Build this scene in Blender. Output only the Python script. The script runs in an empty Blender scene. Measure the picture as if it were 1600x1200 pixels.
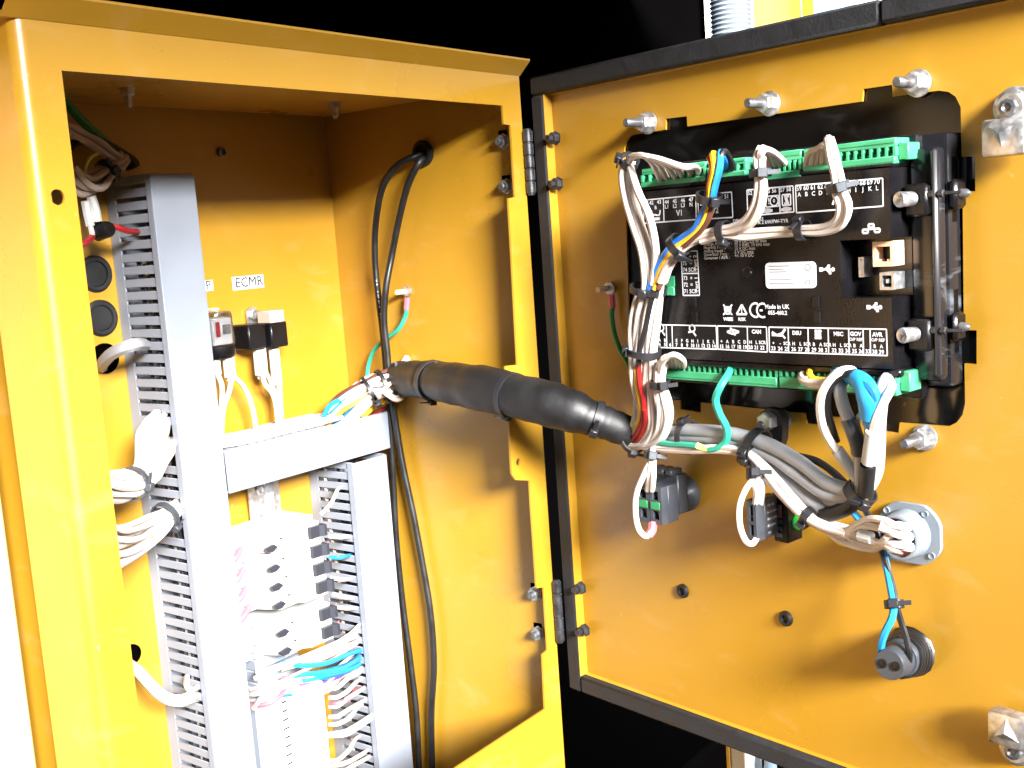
import bpy, bmesh, math, random
from mathutils import Vector, Matrix
from mathutils.geometry import tessellate_polygon
random.seed(7)
C = bpy.context.scene
COL = C.collection
V = Vector
# ------------------------------------------------------------------ camera
F = 1750.0
R = ((0.5960322816871988, -0.7999577321746746, -0.06937683994061211),
     (-0.14836706776884456, -0.024806495759637226, -0.9886211867891498),
     (0.7891341662783768, 0.5995433799990318, -0.13347285532984765))
RX, RY, RZ = (V(r) for r in R)          # camera right, down, forward in world axes
YAW = 0.21356110057793298
cam = bpy.data.cameras.new('camera'); cam_o = bpy.data.objects.new('camera', cam); COL.objects.link(cam_o)
M = Matrix((RX, -RY, -RZ)).transposed().to_4x4()
cam_o.matrix_world = M
cam.sensor_width = 36; cam.lens = 36 * F / 1600; cam.clip_start = 0.02; cam.clip_end = 500
C.camera = cam_o
C.render.resolution_x, C.render.resolution_y = 1024, 768
# ------------------------------------------------------------------ light
SUN = V((0.46, 0.90, -0.39)).normalized()
elev = math.asin(-SUN.z)
w = bpy.data.worlds.new('World'); C.world = w; w.use_nodes = True
nt = w.node_tree; bg = nt.nodes['Background']
sky = nt.nodes.new('ShaderNodeTexSky'); sky.sky_type = 'NISHITA'; sky.sun_disc = False
sky.sun_elevation = elev; sky.sun_rotation = math.atan2(-SUN.x, -SUN.y)
sky.air_density = 1.0; sky.dust_density = 1.0
nt.links.new(sky.outputs[0], bg.inputs[0]); bg.inputs[1].default_value = 0.10
sl = bpy.data.lights.new('sun', 'SUN'); sl.energy = 5.0; sl.angle = math.radians(20); sl.color = (1, .985, .965)
so = bpy.data.objects.new('sun', sl); COL.objects.link(so); so.rotation_euler = SUN.to_track_quat('-Z', 'Y').to_euler()
vs = C.view_settings; vs.view_transform = 'Standard'; vs.look = 'None'; vs.gamma = 1; vs.exposure = 2.62
# ------------------------------------------------------------------ geometry helpers
def ray(px, py): return RX * ((px - 800) / F) + RY * ((py - 600) / F) + RZ
class Frame:
    """a wall: origin, along (a), up (z), out (c)"""
    def __init__(s, o, a, n): s.o = V(o); s.a = V(a).normalized(); s.z = V((0, 0, 1)); s.n = V(n).normalized()
    def P(s, a, z, c=0.0): return s.o + s.a * a + s.z * z + s.n * c
    def at(s, px, py, c=0.0):
        d = ray(px, py); return d * ((s.n.dot(s.o) + c) / s.n.dot(d))
    def az(s, px, py, c=0.0):
        p = s.at(px, py, c) - s.o; return p.dot(s.a), p.z
    def mat(s, p): return Matrix((( s.a.x, s.z.x, s.n.x, p.x), (s.a.y, s.z.y, s.n.y, p.y), (s.a.z, s.z.z, s.n.z, p.z), (0, 0, 0, 1)))
YF, YB, XR, XL = 0.578, 0.815, 0.801, 0.342
G = ray(862, 640); G = G * (YF / G.y)
DOOR = Frame((G.x, G.y, 0), (-math.sin(YAW), -math.cos(YAW), 0), (-math.cos(YAW), math.sin(YAW), 0))
FRONT = Frame((0, YF, 0), (1, 0, 0), (0, -1, 0))
BACK = Frame((0, YB, 0), (1, 0, 0), (0, -1, 0))
WALL = Frame((XR - .002, 0, 0), (0, -1, 0), (-1, 0, 0))
def d(px, py, c=0.0): return DOOR.at(px, py, c)
def b(px, py, y=YB): return BACK.at(px, py, YB - y)
def wl(px, py, c=0.0): return WALL.at(px, py, c)
def dep(p): return RZ.dot(p)
def zz(px, py, depth): return ray(px, py) * depth

class MB:
    def __init__(s): s.v = []; s.f = []; s.m = []; s.s = []
    def add(s, vs, fs, m=0, smooth=False):
        n = len(s.v); s.v += [V(q) for q in vs]
        for f in fs: s.f.append([i + n for i in f]); s.m.append(m); s.s.append(smooth)
        return s
    def bm(s, bm_, m=0, smooth=False, mat=None):
        bm_.verts.ensure_lookup_table(); bm_.verts.index_update()
        vs_ = [(mat @ q.co) if mat else q.co.copy() for q in bm_.verts]
        s.add(vs_, [[q.index for q in f.verts] for f in bm_.faces], m, smooth); bm_.free(); return s
    def box(s, fr, a0, a1, z0, z1, c0, c1, bev=0.0, m=0, seg=1):
        bm_ = bmesh.new(); bmesh.ops.create_cube(bm_, size=1)
        for q in bm_.verts: q.co = V((q.co.x * abs(a1 - a0), q.co.y * abs(z1 - z0), q.co.z * abs(c1 - c0)))
        if bev: bmesh.ops.bevel(bm_, geom=bm_.edges[:], offset=bev, segments=seg, affect='EDGES', profile=.5)
        return s.bm(bm_, m, False, fr.mat(fr.P((a0 + a1) / 2, (z0 + z1) / 2, (c0 + c1) / 2)))
    def pbox(s, fr, x0, y0, x1, y1, c0, c1, bev=0.0, m=0, seg=1):
        """box whose front face corners are seen at pixels (x0,y0)-(x1,y1) on the plane out=c1"""
        a0, z0 = fr.az(x0, y0, c1); a1, z1 = fr.az(x1, y1, c1)
        return s.box(fr, min(a0, a1), max(a0, a1), min(z0, z1), max(z0, z1), c0, c1, bev, m, seg)
    def lathe(s, p, axis, prof, seg=20, m=0, smooth=True, up=None):
        """prof: list of (t along axis, radius)"""
        ax = V(axis).normalized(); u = (V(up) if up else (V((0, 0, 1)) if abs(ax.z) < .9 else V((1, 0, 0))))
        u = (u - ax * u.dot(ax)).normalized(); w_ = ax.cross(u)
        vs_, fs = [], []
        for t, r in prof:
            for k in range(seg):
                th = 2 * math.pi * k / seg; vs_.append(V(p) + ax * t + (u * math.cos(th) + w_ * math.sin(th)) * r)
        for i in range(len(prof) - 1):
            for k in range(seg):
                k2 = (k + 1) % seg; fs.append([i * seg + k, i * seg + k2, (i + 1) * seg + k2, (i + 1) * seg + k])
        s.add(vs_, fs, m, smooth)
        n = len(prof) - 1
        if prof[0][1] > 1e-6: s.add(vs_[:seg], [list(range(seg))[::-1]], m)
        if prof[n][1] > 1e-6: s.add(vs_[n * seg:], [list(range(seg))], m)
        return s
    def tube(s, pts, r, seg=8, m=0, caps=True):
        n = len(pts); rs = r if isinstance(r, (list, tuple)) else [r] * n
        T = [(pts[min(i + 1, n - 1)] - pts[max(i - 1, 0)]).normalized() for i in range(n)]
        u = T[0].orthogonal().normalized(); vs_, fs = [], []
        for i in range(n):
            u = (u - T[i] * u.dot(T[i])).normalized(); w_ = T[i].cross(u)
            for k in range(seg):
                th = 2 * math.pi * k / seg; vs_.append(pts[i] + (u * math.cos(th) + w_ * math.sin(th)) * rs[i])
        for i in range(n - 1):
            for k in range(seg):
                k2 = (k + 1) % seg; fs.append([i * seg + k, i * seg + k2, (i + 1) * seg + k2, (i + 1) * seg + k])
        s.add(vs_, fs, m, True)
        if caps: s.add(vs_[:seg], [list(range(seg))[::-1]], m); s.add(vs_[-seg:], [list(range(seg))], m)
        return s
    def plate(s, fr, outline, holes, c0, c1, m=0):
        """flat sheet with holes; outline/holes are lists of (a,z)"""
        co = [V((a, z, 0)) for lp in [outline] + list(holes) for a, z in lp]; loops = [len(lp) for lp in [outline] + list(holes)]
        fs = [list(t) for t in tessellate_polygon([[V((a, z, 0)) for a, z in lp] for lp in [outline] + list(holes)])]
        N = len(co)
        vs_ = [fr.P(q.x, q.y, c1) for q in co] + [fr.P(q.x, q.y, c0) for q in co]
        F_ = []
        for f in fs:
            nrm = (co[f[1]] - co[f[0]]).cross(co[f[2]] - co[f[0]])
            if nrm.z < 0: f = f[::-1]
            F_.append(f); F_.append([i + N for i in f[::-1]])
        k = 0
        for n in loops:
            ar = sum(co[k + i].x * co[k + (i + 1) % n].y - co[k + (i + 1) % n].x * co[k + i].y for i in range(n))
            for i in range(n):
                i2 = (i + 1) % n; q = [k + i, k + i2, k + i2 + N, k + i + N]
                F_.append(q if (ar < 0) == (n == loops[0] and k == 0) else q[::-1])
            k += n
        return s.add(vs_, F_, m)
    def prism(s, prof, p0, p1, ex, ey, m=0):
        """closed profile [(x,y)] in plane (ex,ey) swept from p0 to p1"""
        n = len(prof); ex, ey = V(ex), V(ey)
        vs_ = [V(p) + ex * x + ey * y for p in (p0, p1) for x, y in prof]
        fs = [[i, (i + 1) % n, (i + 1) % n + n, i + n] for i in range(n)] + [list(range(n))[::-1], list(range(n, 2 * n))]
        return s.add(vs_, fs, m)
    def build(s, name, mats, parent=None):
        if not isinstance(mats, (list, tuple)): mats = [mats]
        lo = V([min(q[i] for q in s.v) for i in range(3)]); hi = V([max(q[i] for q in s.v) for i in range(3)])
        o_ = (lo + hi) / 2
        if parent is None: o_.z = lo.z
        me = bpy.data.meshes.new(name); me.from_pydata([q - o_ for q in s.v], [], s.f)
        for mt in mats: me.materials.append(mt)
        me.polygons.foreach_set('material_index', s.m); me.polygons.foreach_set('use_smooth', s.s)
        me.set_sharp_from_angle(angle=math.radians(38))
        bm_ = bmesh.new(); bm_.from_mesh(me); bmesh.ops.recalc_face_normals(bm_, faces=bm_.faces[:]); bm_.to_mesh(me); bm_.free()
        ob = bpy.data.objects.new(name, me); COL.objects.link(ob)
        if parent is not None: ob.parent = parent; ob.location = o_ - ORG[parent.name]
        else: ob.location = o_
        ORG[ob.name] = o_
        return ob
ORG = {}
def tag(o, label=None, cat=None, group=None, kind=None):
    for k, v_ in (('label', label), ('category', cat), ('group', group), ('kind', kind)):
        if v_: o[k] = v_
    return o
def thing(name, label, cat, loc, group=None):
    o = bpy.data.objects.new(name, None); COL.objects.link(o); o.location = loc; o.empty_display_size = .02
    ORG[o.name] = V(loc); return tag(o, label, cat, group)
def dup(o, delta):
    c = o.copy(); COL.objects.link(c); c.parent = o.parent; c.location = o.location + V(delta)
    ORG[c.name] = ORG[o.name] + V(delta); return c
def dup_tree(o, delta, label=None):
    c = o.copy(); COL.objects.link(c); c.location = o.location + V(delta)
    if label: c['label'] = label
    ORG[c.name] = ORG[o.name] + V(delta)
    for ch in [x for x in o.children]:
        e = ch.copy(); COL.objects.link(e); e.parent = c; ORG[e.name] = ORG[ch.name] + V(delta)
        for g in [x for x in ch.children]:
            h = g.copy(); COL.objects.link(h); h.parent = e
    return c
def spline(pts, n=7):
    if len(pts) == 2: return [pts[0].lerp(pts[1], t / n) for t in range(n + 1)]
    out = []
    P = [pts[0] * 2 - pts[1]] + list(pts) + [pts[-1] * 2 - pts[-2]]
    for i in range(1, len(P) - 2):
        p0, p1, p2, p3 = P[i - 1:i + 3]
        for k in range(n):
            t = k / n
            out.append(.5 * ((2 * p1) + (p2 - p0) * t + (2 * p0 - 5 * p1 + 4 * p2 - p3) * t * t + (3 * p1 - p0 - 3 * p2 + p3) * t ** 3))
    out.append(pts[-1].copy()); return out
def circ(a, z, r, n=18): return [(a + r * math.cos(2 * math.pi * k / n), z + r * math.sin(2 * math.pi * k / n)) for k in range(n)]
def rrect(a0, z0, a1, z1, r, n=5):
    o = []
    for cx, cz, st in ((a1 - r, z1 - r, 0), (a0 + r, z1 - r, 1), (a0 + r, z0 + r, 2), (a1 - r, z0 + r, 3)):
        for k in range(n + 1):
            th = math.pi / 2 * (st + k / n); o.append((cx + r * math.cos(th), cz + r * math.sin(th)))
    return o
# ------------------------------------------------------------------ materials
def mat(name, col, rough=.5, metal=0, spec=.5, var=0.0, vscale=30, bump=0.0, bscale=200, coat=0, smear=0, trans=0, smcol=(.8, .7, .55)):
    m = bpy.data.materials.new(name); m.use_nodes = True; t = m.node_tree; p = t.nodes['Principled BSDF']; L = t.links.new
    p.inputs['Base Color'].default_value = (*col, 1); p.inputs['Roughness'].default_value = rough
    p.inputs['Metallic'].default_value = metal; p.inputs['Specular IOR Level'].default_value = spec
    p.inputs['Coat Weight'].default_value = coat; p.inputs['Coat Roughness'].default_value = .30
    p.inputs['Transmission Weight'].default_value = trans
    tc = t.nodes.new('ShaderNodeTexCoord'); out = None
    geo = t.nodes.new('ShaderNodeNewGeometry')
    if var:
        n = t.nodes.new('ShaderNodeTexNoise'); n.inputs['Scale'].default_value = vscale; n.inputs['Detail'].default_value = 5
        L(geo.outputs['Position'], n.inputs['Vector'])
        r = t.nodes.new('ShaderNodeMapRange'); r.inputs[1].default_value = .3; r.inputs[2].default_value = .7; r.inputs[3].default_value = 1 - var; r.inputs[4].default_value = 1 + var
        L(n.outputs[0], r.inputs[0])
        h = t.nodes.new('ShaderNodeHueSaturation'); h.inputs['Color'].default_value = (*col, 1); L(r.outputs[0], h.inputs['Value']); out = h.outputs[0]
        r2 = t.nodes.new('ShaderNodeMapRange'); r2.inputs[1].default_value = .3; r2.inputs[2].default_value = .7; r2.inputs[3].default_value = max(.03, rough - .12); r2.inputs[4].default_value = min(1, rough + .12)
        L(n.outputs[0], r2.inputs[0]); L(r2.outputs[0], p.inputs['Roughness'])
    if smear:
        mp = t.nodes.new('ShaderNodeMapping'); mp.inputs['Scale'].default_value = (1, 1, 2.2); L(geo.outputs['Position'], mp.inputs[0])
        n = t.nodes.new('ShaderNodeTexNoise'); n.inputs['Scale'].default_value = 16; n.inputs['Detail'].default_value = 8; n.inputs['Roughness'].default_value = .62; n.inputs['Distortion'].default_value = .8
        L(mp.outputs[0], n.inputs['Vector'])
        r = t.nodes.new('ShaderNodeMapRange'); r.inputs[1].default_value = .56; r.inputs[2].default_value = .78; r.inputs[3].default_value = 0; r.inputs[4].default_value = smear; L(n.outputs[0], r.inputs[0])
        n2 = t.nodes.new('ShaderNodeTexNoise'); n2.inputs['Scale'].default_value = 120; n2.inputs['Detail'].default_value = 2; L(geo.outputs['Position'], n2.inputs['Vector'])
        r3 = t.nodes.new('ShaderNodeMapRange'); r3.inputs[1].default_value = .745; r3.inputs[2].default_value = .78; r3.inputs[4].default_value = smear * 1.5; L(n2.outputs[0], r3.inputs[0])
        ad = t.nodes.new('ShaderNodeMath'); ad.operation = 'MAXIMUM'; L(r.outputs[0], ad.inputs[0]); L(r3.outputs[0], ad.inputs[1])
        mx = t.nodes.new('ShaderNodeMixRGB'); L(ad.outputs[0], mx.inputs[0]); mx.inputs[2].default_value = (*smcol, 1)
        if out: L(out, mx.inputs[1])
        else: mx.inputs[1].default_value = (*col, 1)
        out = mx.outputs[0]
    if out: L(out, p.inputs['Base Color'])
    if bump:
        n = t.nodes.new('ShaderNodeTexNoise'); n.inputs['Scale'].default_value = bscale; n.inputs['Detail'].default_value = 3; L(geo.outputs['Position'], n.inputs['Vector'])
        bp = t.nodes.new('ShaderNodeBump'); bp.inputs['Strength'].default_value = bump; bp.inputs['Distance'].default_value = .001; L(n.outputs[0], bp.inputs['Height']); L(bp.outputs[0], p.inputs['Normal'])
    return m
YEL = mat('yellow_paint', (.39, .203, .015), .36, var=.04, vscale=9, bump=.05, bscale=420, coat=.25, smear=.07)
FOAM = mat('black_foam', (.009, .0098, .013), .75, var=.25, vscale=90, bump=.3, bscale=500)
BLK = mat('black_plastic', (.0045, .0042, .0050), .30, spec=.32, var=.2, vscale=40, bump=.12, bscale=700)
GLOSS = mat('black_gloss', (.004, .004, .004), .10, smear=.10, smcol=(.20, .20, .20))
DUSTY = mat('dusty_black_plastic', (.008, .008, .010), .22, smear=.45, smcol=(.32, .36, .42))
RUB = mat('black_rubber', (.006, .006, .0068), .52, var=.3, vscale=30, bump=.5, bscale=90)
DGR = mat('dark_grey_plastic', (.036, .041, .05), .45, var=.15, vscale=60, bump=.1)
TIE = mat('black_nylon', (.012, .012, .015), .42)
PVC = mat('grey_pvc', (.20, .222, .265), .5, var=.04, vscale=25, bump=.05)
INK = mat('white_ink', (.62, .62, .66), .6)
GINK = mat('grey_ink', (.008, .008, .014), .7, spec=.1)
SINK = mat('faint_ink', (.22, .22, .24), .6)
DTOG = mat('toggle_plastic', (.020, .023, .032), .4)
HINGE = mat('blackened_steel', (.05, .05, .055), .38, metal=.6, var=.4, vscale=160, bump=.2)
WHT = mat('white_wire', (.56, .50, .46), .38, var=.05, vscale=60)
CRM = mat('cream_wire', (.46, .37, .31), .4, var=.06, vscale=60)
GRYC = mat('grey_cable', (.29, .30, .32), .42, var=.12, vscale=50, bump=.06)
LGRY = mat('light_grey_cable', (.42, .43, .45), .45, var=.08, vscale=50)
BLKW = mat('black_wire', (.008, .008, .009), .42, var=.2, vscale=60)
BRN = mat('brown_wire', (.085, .03, .02), .4)
YLW = mat('yellow_wire', (.75, .42, .02), .38)
RED = mat('red_wire', (.24, .010, .010), .38)
CYAN = mat('blue_wire', (.015, .22, .46), .38)
BLU = mat('deep_blue_wire', (.01, .12, .45), .38)
TEAL = mat('green_wire', (.025, .30, .20), .38)
DGRN = mat('dark_green_wire', (.02, .22, .07), .4)
LIME = mat('yellow_green_wire', (.62, .66, .14), .38)
PURP = mat('purple_wire', (.12, .05, .22), .4)
PINK = mat('pink_sleeve', (.68, .13, .17), .42)
GRN = mat('green_terminal', (.045, .30, .135), .42, var=.08, vscale=80)
ZINC = mat('zinc', (.50, .50, .51), .42, metal=.85, var=.28, vscale=220, bump=.12, bscale=400)
STEEL = mat('dark_steel', (.17, .17, .18), .4, metal=.7, var=.3, vscale=150, bump=.2)
WPL = mat('white_plastic', (.45, .45, .44), .45, var=.03, vscale=40)
BEIGE = mat('beige_plastic', (.72, .48, .30), .5)
STK = mat('white_sticker', (.58, .58, .60), .5)
CONN = mat('connector_grey', (.17, .20, .23), .4, var=.06, vscale=60, bump=.05)
RINS = mat('red_insert', (.33, .06, .045), .5)
GLED = mat('green_lens', (.03, .50, .05), .2)
CLEAR = mat('clear_plastic', (.93, .93, .93), .04, trans=1.0)
BLACKP = mat('black_paint', (.0009, .0008, .0008), .8, spec=0, var=.3, vscale=3)
DARKW = mat('blocker_dark', (.05, .05, .05), .9, var=.2, vscale=3)  # dark tone of the added sky-blocking walls
CONC = mat('grey_asphalt', (.06, .06, .06), .9, var=.12, vscale=4, bump=.4, bscale=40)
CREAM = mat('cream_paint', (.66, .42, .19), .5, var=.03)
PALE = mat('pale_white_paint', (.80, .79, .74), .5, var=.03)
PBLUE = mat('pale_blue_paint', (.28, .40, .58), .5, var=.06)
# ------------------------------------------------------------------ wire helpers
def wire(parent, pts, r, m, name='wire', seg=7, n=7):
    return MB().tube(spline(pts, n), r, seg).build(name, m, parent)
def tie(parent, p, ax, rad, head=None, m=None, tail=.008, w_=.0038, name='cable_tie', squash=None):
    """strap round a bundle at p with axis ax; head points where the block sits"""
    ax = V(ax).normalized(); mb = MB(); rad *= .88; w_ *= 1.3
    hd = V(head) if head else -RZ
    hd = (hd - ax * hd.dot(ax)).normalized(); sd = ax.cross(hd)
    N = 20; sq = squash or 1.0; vs_, fs = [], []
    for k in range(N):
        th = 2 * math.pi * k / N; e = hd * math.cos(th) + sd * math.sin(th) * sq
        for t, rr in ((-.5, 0), (.5, 0), (.5, .0013), (-.5, .0013)): vs_.append(V(p) + ax * t * w_ + e * (rad + rr))
    for k in range(N):
        k2 = (k + 1) % N
        for j in range(4): fs.append([k * 4 + j, k * 4 + (j + 1) % 4, k2 * 4 + (j + 1) % 4, k2 * 4 + j])
    mb.add(vs_, fs, 0)
    fr = Frame((0, 0, 0), ax, hd); fr.z = hd.cross(ax) * -1; fr.z = -sd
    fr.o = V(p); s_ = .0032
    mb.box(fr, -s_, s_, -s_, s_, rad - .0005, rad + .0045, .0006)
    if tail: mb.box(fr, -.0015, .0015, s_ - .001, s_ + tail, rad + .0012, rad + .0024)
    return mb.build(name, m or TIE, parent)
def bundle(parent, pts, wid, mats, r=.0016, twist=1.0, seed=0, ext=0.0, name='wire', n=6):
    """wires side by side along one path; wid = bundle radius at each point"""
    rnd = random.Random(seed); S = spline(pts, n); N = len(S); K = len(mats)
    ws = []
    for i in range(N):
        t = i / n; j = min(int(t), len(wid) - 2); ws.append(wid[j] + (wid[j + 1] - wid[j]) * min(1, t - j))
    T = [(S[min(i + 1, N - 1)] - S[max(i - 1, 0)]).normalized() for i in range(N)]
    u = T[0].orthogonal().normalized(); fr = []
    for i in range(N):
        u = (u - T[i] * u.dot(T[i])).normalized(); fr.append((u.copy(), T[i].cross(u)))
    out = []
    for k, m in enumerate(mats):
        rr = math.sqrt((k + .5) / K); th0 = k * 2.39996 + rnd.random() * .4
        ph = rnd.random() * 6; am = rnd.uniform(.05, .3); q = []
        for i in range(N):
            t = i / max(1, N - 1); th = th0 + twist * t + am * math.sin(t * 9 + ph)
            e = rr * max(0, ws[i] - r) * (1 + .12 * math.sin(t * 13 + ph * 2))
            q.append(S[i] + fr[i][0] * math.cos(th) * e + fr[i][1] * math.sin(th) * e)
        if ext:
            q[0] = q[0] - T[0] * rnd.random() * ext; q[-1] = q[-1] + T[-1] * rnd.random() * ext
        out.append(MB().tube(q, r, 7).build(name, m, parent))
    return out
# text: queued, converted once
TXT = []; TS = .66
def text(mb, s, fr, a, z, c, size, align='CENTER', rot=0, m=0, bold=.0): TXT.append((mb, s, fr, a, z, c, size, align, rot, m, bold))
def flush_text():
    obs = []
    for (mb, s, fr, a, z, c, size, al, rot, m, bold) in TXT:
        cu = bpy.data.curves.new('t', 'FONT'); cu.body = s; cu.size = size * (TS if mb is LG else 1); cu.align_x = al; cu.align_y = 'CENTER'; cu.resolution_u = 2; cu.offset = bold * size
        ob = bpy.data.objects.new('t', cu); COL.objects.link(ob); obs.append(ob)
    dg = bpy.context.evaluated_depsgraph_get(); dg.update()
    for ob, (mb, s, fr, a, z, c, size, al, rot, m, bold) in zip(obs, TXT):
        me = bpy.data.meshes.new_from_object(ob.evaluated_get(dg))
        X = fr.mat(fr.P(a, z, c)) @ Matrix.Rotation(rot, 4, 'Z')
        mb.add([X @ q.co for q in me.vertices], [list(p.vertices) for p in me.polygons], m); bpy.data.meshes.remove(me)
        cu = ob.data; bpy.data.objects.remove(ob); bpy.data.curves.remove(cu)
    TXT.clear()
def line(mb, fr, a0, z0, a1, z1, c, w_, m=0):
    dv = V((a1 - a0, z1 - z0)); n_ = V((-dv.y, dv.x)).normalized() * w_ / 2
    mb.add([fr.P(a0 + n_.x, z0 + n_.y, c), fr.P(a1 + n_.x, z1 + n_.y, c), fr.P(a1 - n_.x, z1 - n_.y, c), fr.P(a0 - n_.x, z0 - n_.y, c)], [[0, 1, 2, 3]], m)
def poly(mb, fr, pts, c, w_, closed=False, m=0):
    for i in range(len(pts) - (0 if closed else 1)): line(mb, fr, *pts[i], *pts[(i + 1) % len(pts)], c, w_, m)
# ================================================================== SETTING
GZ = -1.40
mb = MB(); mb.add([(-60, -60, GZ), (60, -60, GZ), (60, 60, GZ), (-60, 60, GZ)], [[0, 1, 2, 3]]); tag(mb.build('ground', CONC), kind='structure')
FX = Frame((0, 0, 0), (1, 0, 0), (0, -1, 0))          # a=x, c=-y
tag(MB().box(FX, -1.0, 2.125, GZ, .62, -1.10, -1.06, .004).build('enclosure_wall', BLACKP), kind='structure')
tag(MB().box(FX, -3.0, 1.80, .40, .44, -1.058, .24, .004).build('shade_roof', BLACKP), kind='structure')  # unseen roof, height and reach set to keep sky light off the cabinet
tag(MB().box(FX, .10, 2.0, GZ + .004, -.622, -1.055, -.60, .006).build('enclosure_floor', BLACKP), kind='structure')
tag(MB().box(FX, -9.0, 9.0, GZ + .004, 1.25, 4.0, 4.2, .01).build('sky_blocker', DARKW), 'unseen dark wall added opposite the cabinet to block low sky light', 'wall')  # added out of view, cuts the low sky light in front
tag(MB().box(FX, -6.2, -6.0, GZ + .004, 1.0, -4.0, 3.99, .01).build('sky_blocker', DARKW), 'unseen dark wall added left of the cabinet to block sky light', 'wall')  # second unseen wall, added to hold back sky light from the left
# ================================================================== CABINET
ZB, ZT = -.62, .138
cab = thing('control_cabinet', 'open yellow steel control cabinet with ducts and wiring inside', 'cabinet', (.57, .70, ZB))
def faz(px, py): return FRONT.az(px, py)
edge = [(785, 164), (787.5, 194), (798, 196), (805, 308), (794.7, 310), (800, 400), (809, 570), (790, 572), (800, 740), (806, 750), (828, 751), (831, 800), (839, 919), (850, 917.5), (856, 1016), (848, 1023), (852, 1108)]
E_ = [faz(*q) for q in edge]
ztop = faz(95, 110)[1]; zbot = E_[-1][1]
hole = [(.368, zbot), (.368, ztop), (E_[0][0], ztop)] + E_[1:]
ha, hz = faz(90, 308); h2a, h2z = faz(810, 722)
mb = MB().plate(FRONT, [(.350, ZB), (XR, ZB), (XR, ZT), (.350, ZT)], [hole, circ(ha, hz, .0044), circ(h2a, h2z, .0032)], -.002, 0)
mb.build('front_frame', YEL, cab)
# rounded left corner and its side flange
prof = [(.350, YF)] + [(.350 - .008 * math.sin(t * math.pi / 28), YF + .008 - .008 * math.cos(t * math.pi / 28)) for t in range(1, 15)] + [(XL, .631), (XL + .002, .631)]
prof += [(.350 - .006 * math.sin(t * math.pi / 12), YF + .008 - .006 * math.cos(t * math.pi / 12)) for t in range(6, 0, -1)] + [(.350, YF + .002)]
MB().prism(prof, (0, 0, ZB), (0, 0, ZT), (1, 0, 0), (0, 1, 0)).build('corner_post', YEL, cab)
MB().box(FX, .352, XR, ZB, ZT, -YB - .002, -YB, 0).build('back_panel', YEL, cab)
MB().box(FX, XR - .002, XR, ZB, ZT, -YB, -YF - .0022, 0).build('right_side_panel', YEL, cab)
MB().box(FX, .352, .354, ZB, ZT, -YB, -YF - .0022, 0).build('left_side_panel', YEL, cab)
MB().box(FX, .354, XR - .002, ZB, ZB + .002, -YB, -YF - .0022, 0).build('floor_panel', YEL, cab)
mb = MB().box(FX, .354, XR - .002, .1285, .130, -YB, -YF - .0022, 0)
mb.box(FX, .354, XR - .012, .124, .1283, -YB + .012, -YF - .024, .0005)
mb.build('ceiling_panel', YEL, cab)
# drip cap flaring forward over the opening
q = ray(827, 95); tip = q * (XR / q.x)
zc0 = FRONT.az(805, 118)[1]
th = .0015
sec = [(YF - .0005, zc0), (tip.y, tip.z), (tip.y, tip.z + th), (YF - .0005, zc0 + th), (YF + .24, zc0 + th), (YF + .24, zc0)]
MB().prism(sec, (XL - .006, 0, 0), (XR + .001, 0, 0), (0, 1, 0), (0, 0, 1)).build('drip_cap', YEL, cab)
# ceiling bolts
for px, py in ((198, 138), (522, 160)):
    p = V((0, 0, 0)); qd = ray(px, py); p = qd * (.124 / qd.z)
    mb = MB().lathe(p, (0, 0, -1), [(0, .0065), (.001, .0065), (.0012, .0055), (.005, .0055), (.0052, .0032), (.012, .0032), (.0125, .0022), (.014, .002)], 6, smooth=False)
    mb.build('ceiling_bolt', ZINC, cab)
p = b(345, 238, YB); MB().lathe(p, (0, -1, 0), [(0, .0045), (.0025, .0045), (.003, .003), (.0005, .0026)], 12).build('wall_screw', STEEL, cab)
# hinge bolts through the right wall
for i, (px, py) in enumerate(((787, 221), (792.5, 291), (837, 927), (842, 989))):
    p = wl(px, py, .0005)
    mb = MB().lathe(p, WALL.n, [(0, .0072), (.001, .0072), (.0012, .0058), (.0055, .0056)], 6, 0, False)
    mb.lathe(p, WALL.n, [(.0055, .0033), (.009, .0033), (.0095, .0026)], 12, 1)
    mb.box(WALL, *[WALL.az(px, py)[0] + e for e in (-.005, .004)], WALL.az(px, py)[1] + .004, WALL.az(px, py)[1] + .0095, 0, .0004, m=2)
    mb.build('hinge_bolt', [ZINC, STEEL, BLACKP], cab)
# hinges
for (x0, y0, x1, y1) in ((823.5, 203, 828.5, 303), (869, 908, 877, 1001)):
    p0 = b(x0, y0, YF - .004); p1 = b(x1, y1, YF - .004); L_ = p0.z - p1.z
    par = MB().lathe((p0.x, p0.y, p0.z + .0012), (0, 0, -1), [(0, .0022), (.0008, .0032), (L_ + .002, .0032), (L_ + .0028, .0022)], 14).build('hinge', HINGE, cab)
    for k in range(5):
        z0 = p0.z - L_ * k / 5
        MB().lathe((p0.x, p0.y, z0 - .0004), (0, 0, -1), [(0, .0036), (.0006, .0043), (L_ / 5 - .0014, .0043), (L_ / 5 - .0008, .0036)], 14).build('knuckle', HINGE, par)
# round cable grommet in right wall
p = wl(662, 240); MB().lathe(p, WALL.n, [(0, .012), (.003, .012), (.0042, .010), (.0042, .0075), (.001, .007)], 24).build('wall_grommet', RUB, cab)
# blanking plugs and holes in the back panel behind the left stile
for px, py in ((148, 428), (157, 497)):
    p = b(px, py); MB().lathe(p, (0, -1, 0), [(0, .0150), (.002, .0148), (.0032, .0130), (.0030, .0105), (.0012, .0098), (.0012, 0)], 28).build('blanking_plug', RUB, cab)
for px, py, r in ((163, 560, .0125), (205, 1022, .0085)):
    p = b(px, py); MB().lathe(p, (0, -1, 0), [(0, r), (.002, r), (.0025, r * .9), (.0003, r * .85), (.0003, 0)], 24).build('knockout_hole', [BLACKP], cab)
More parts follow.
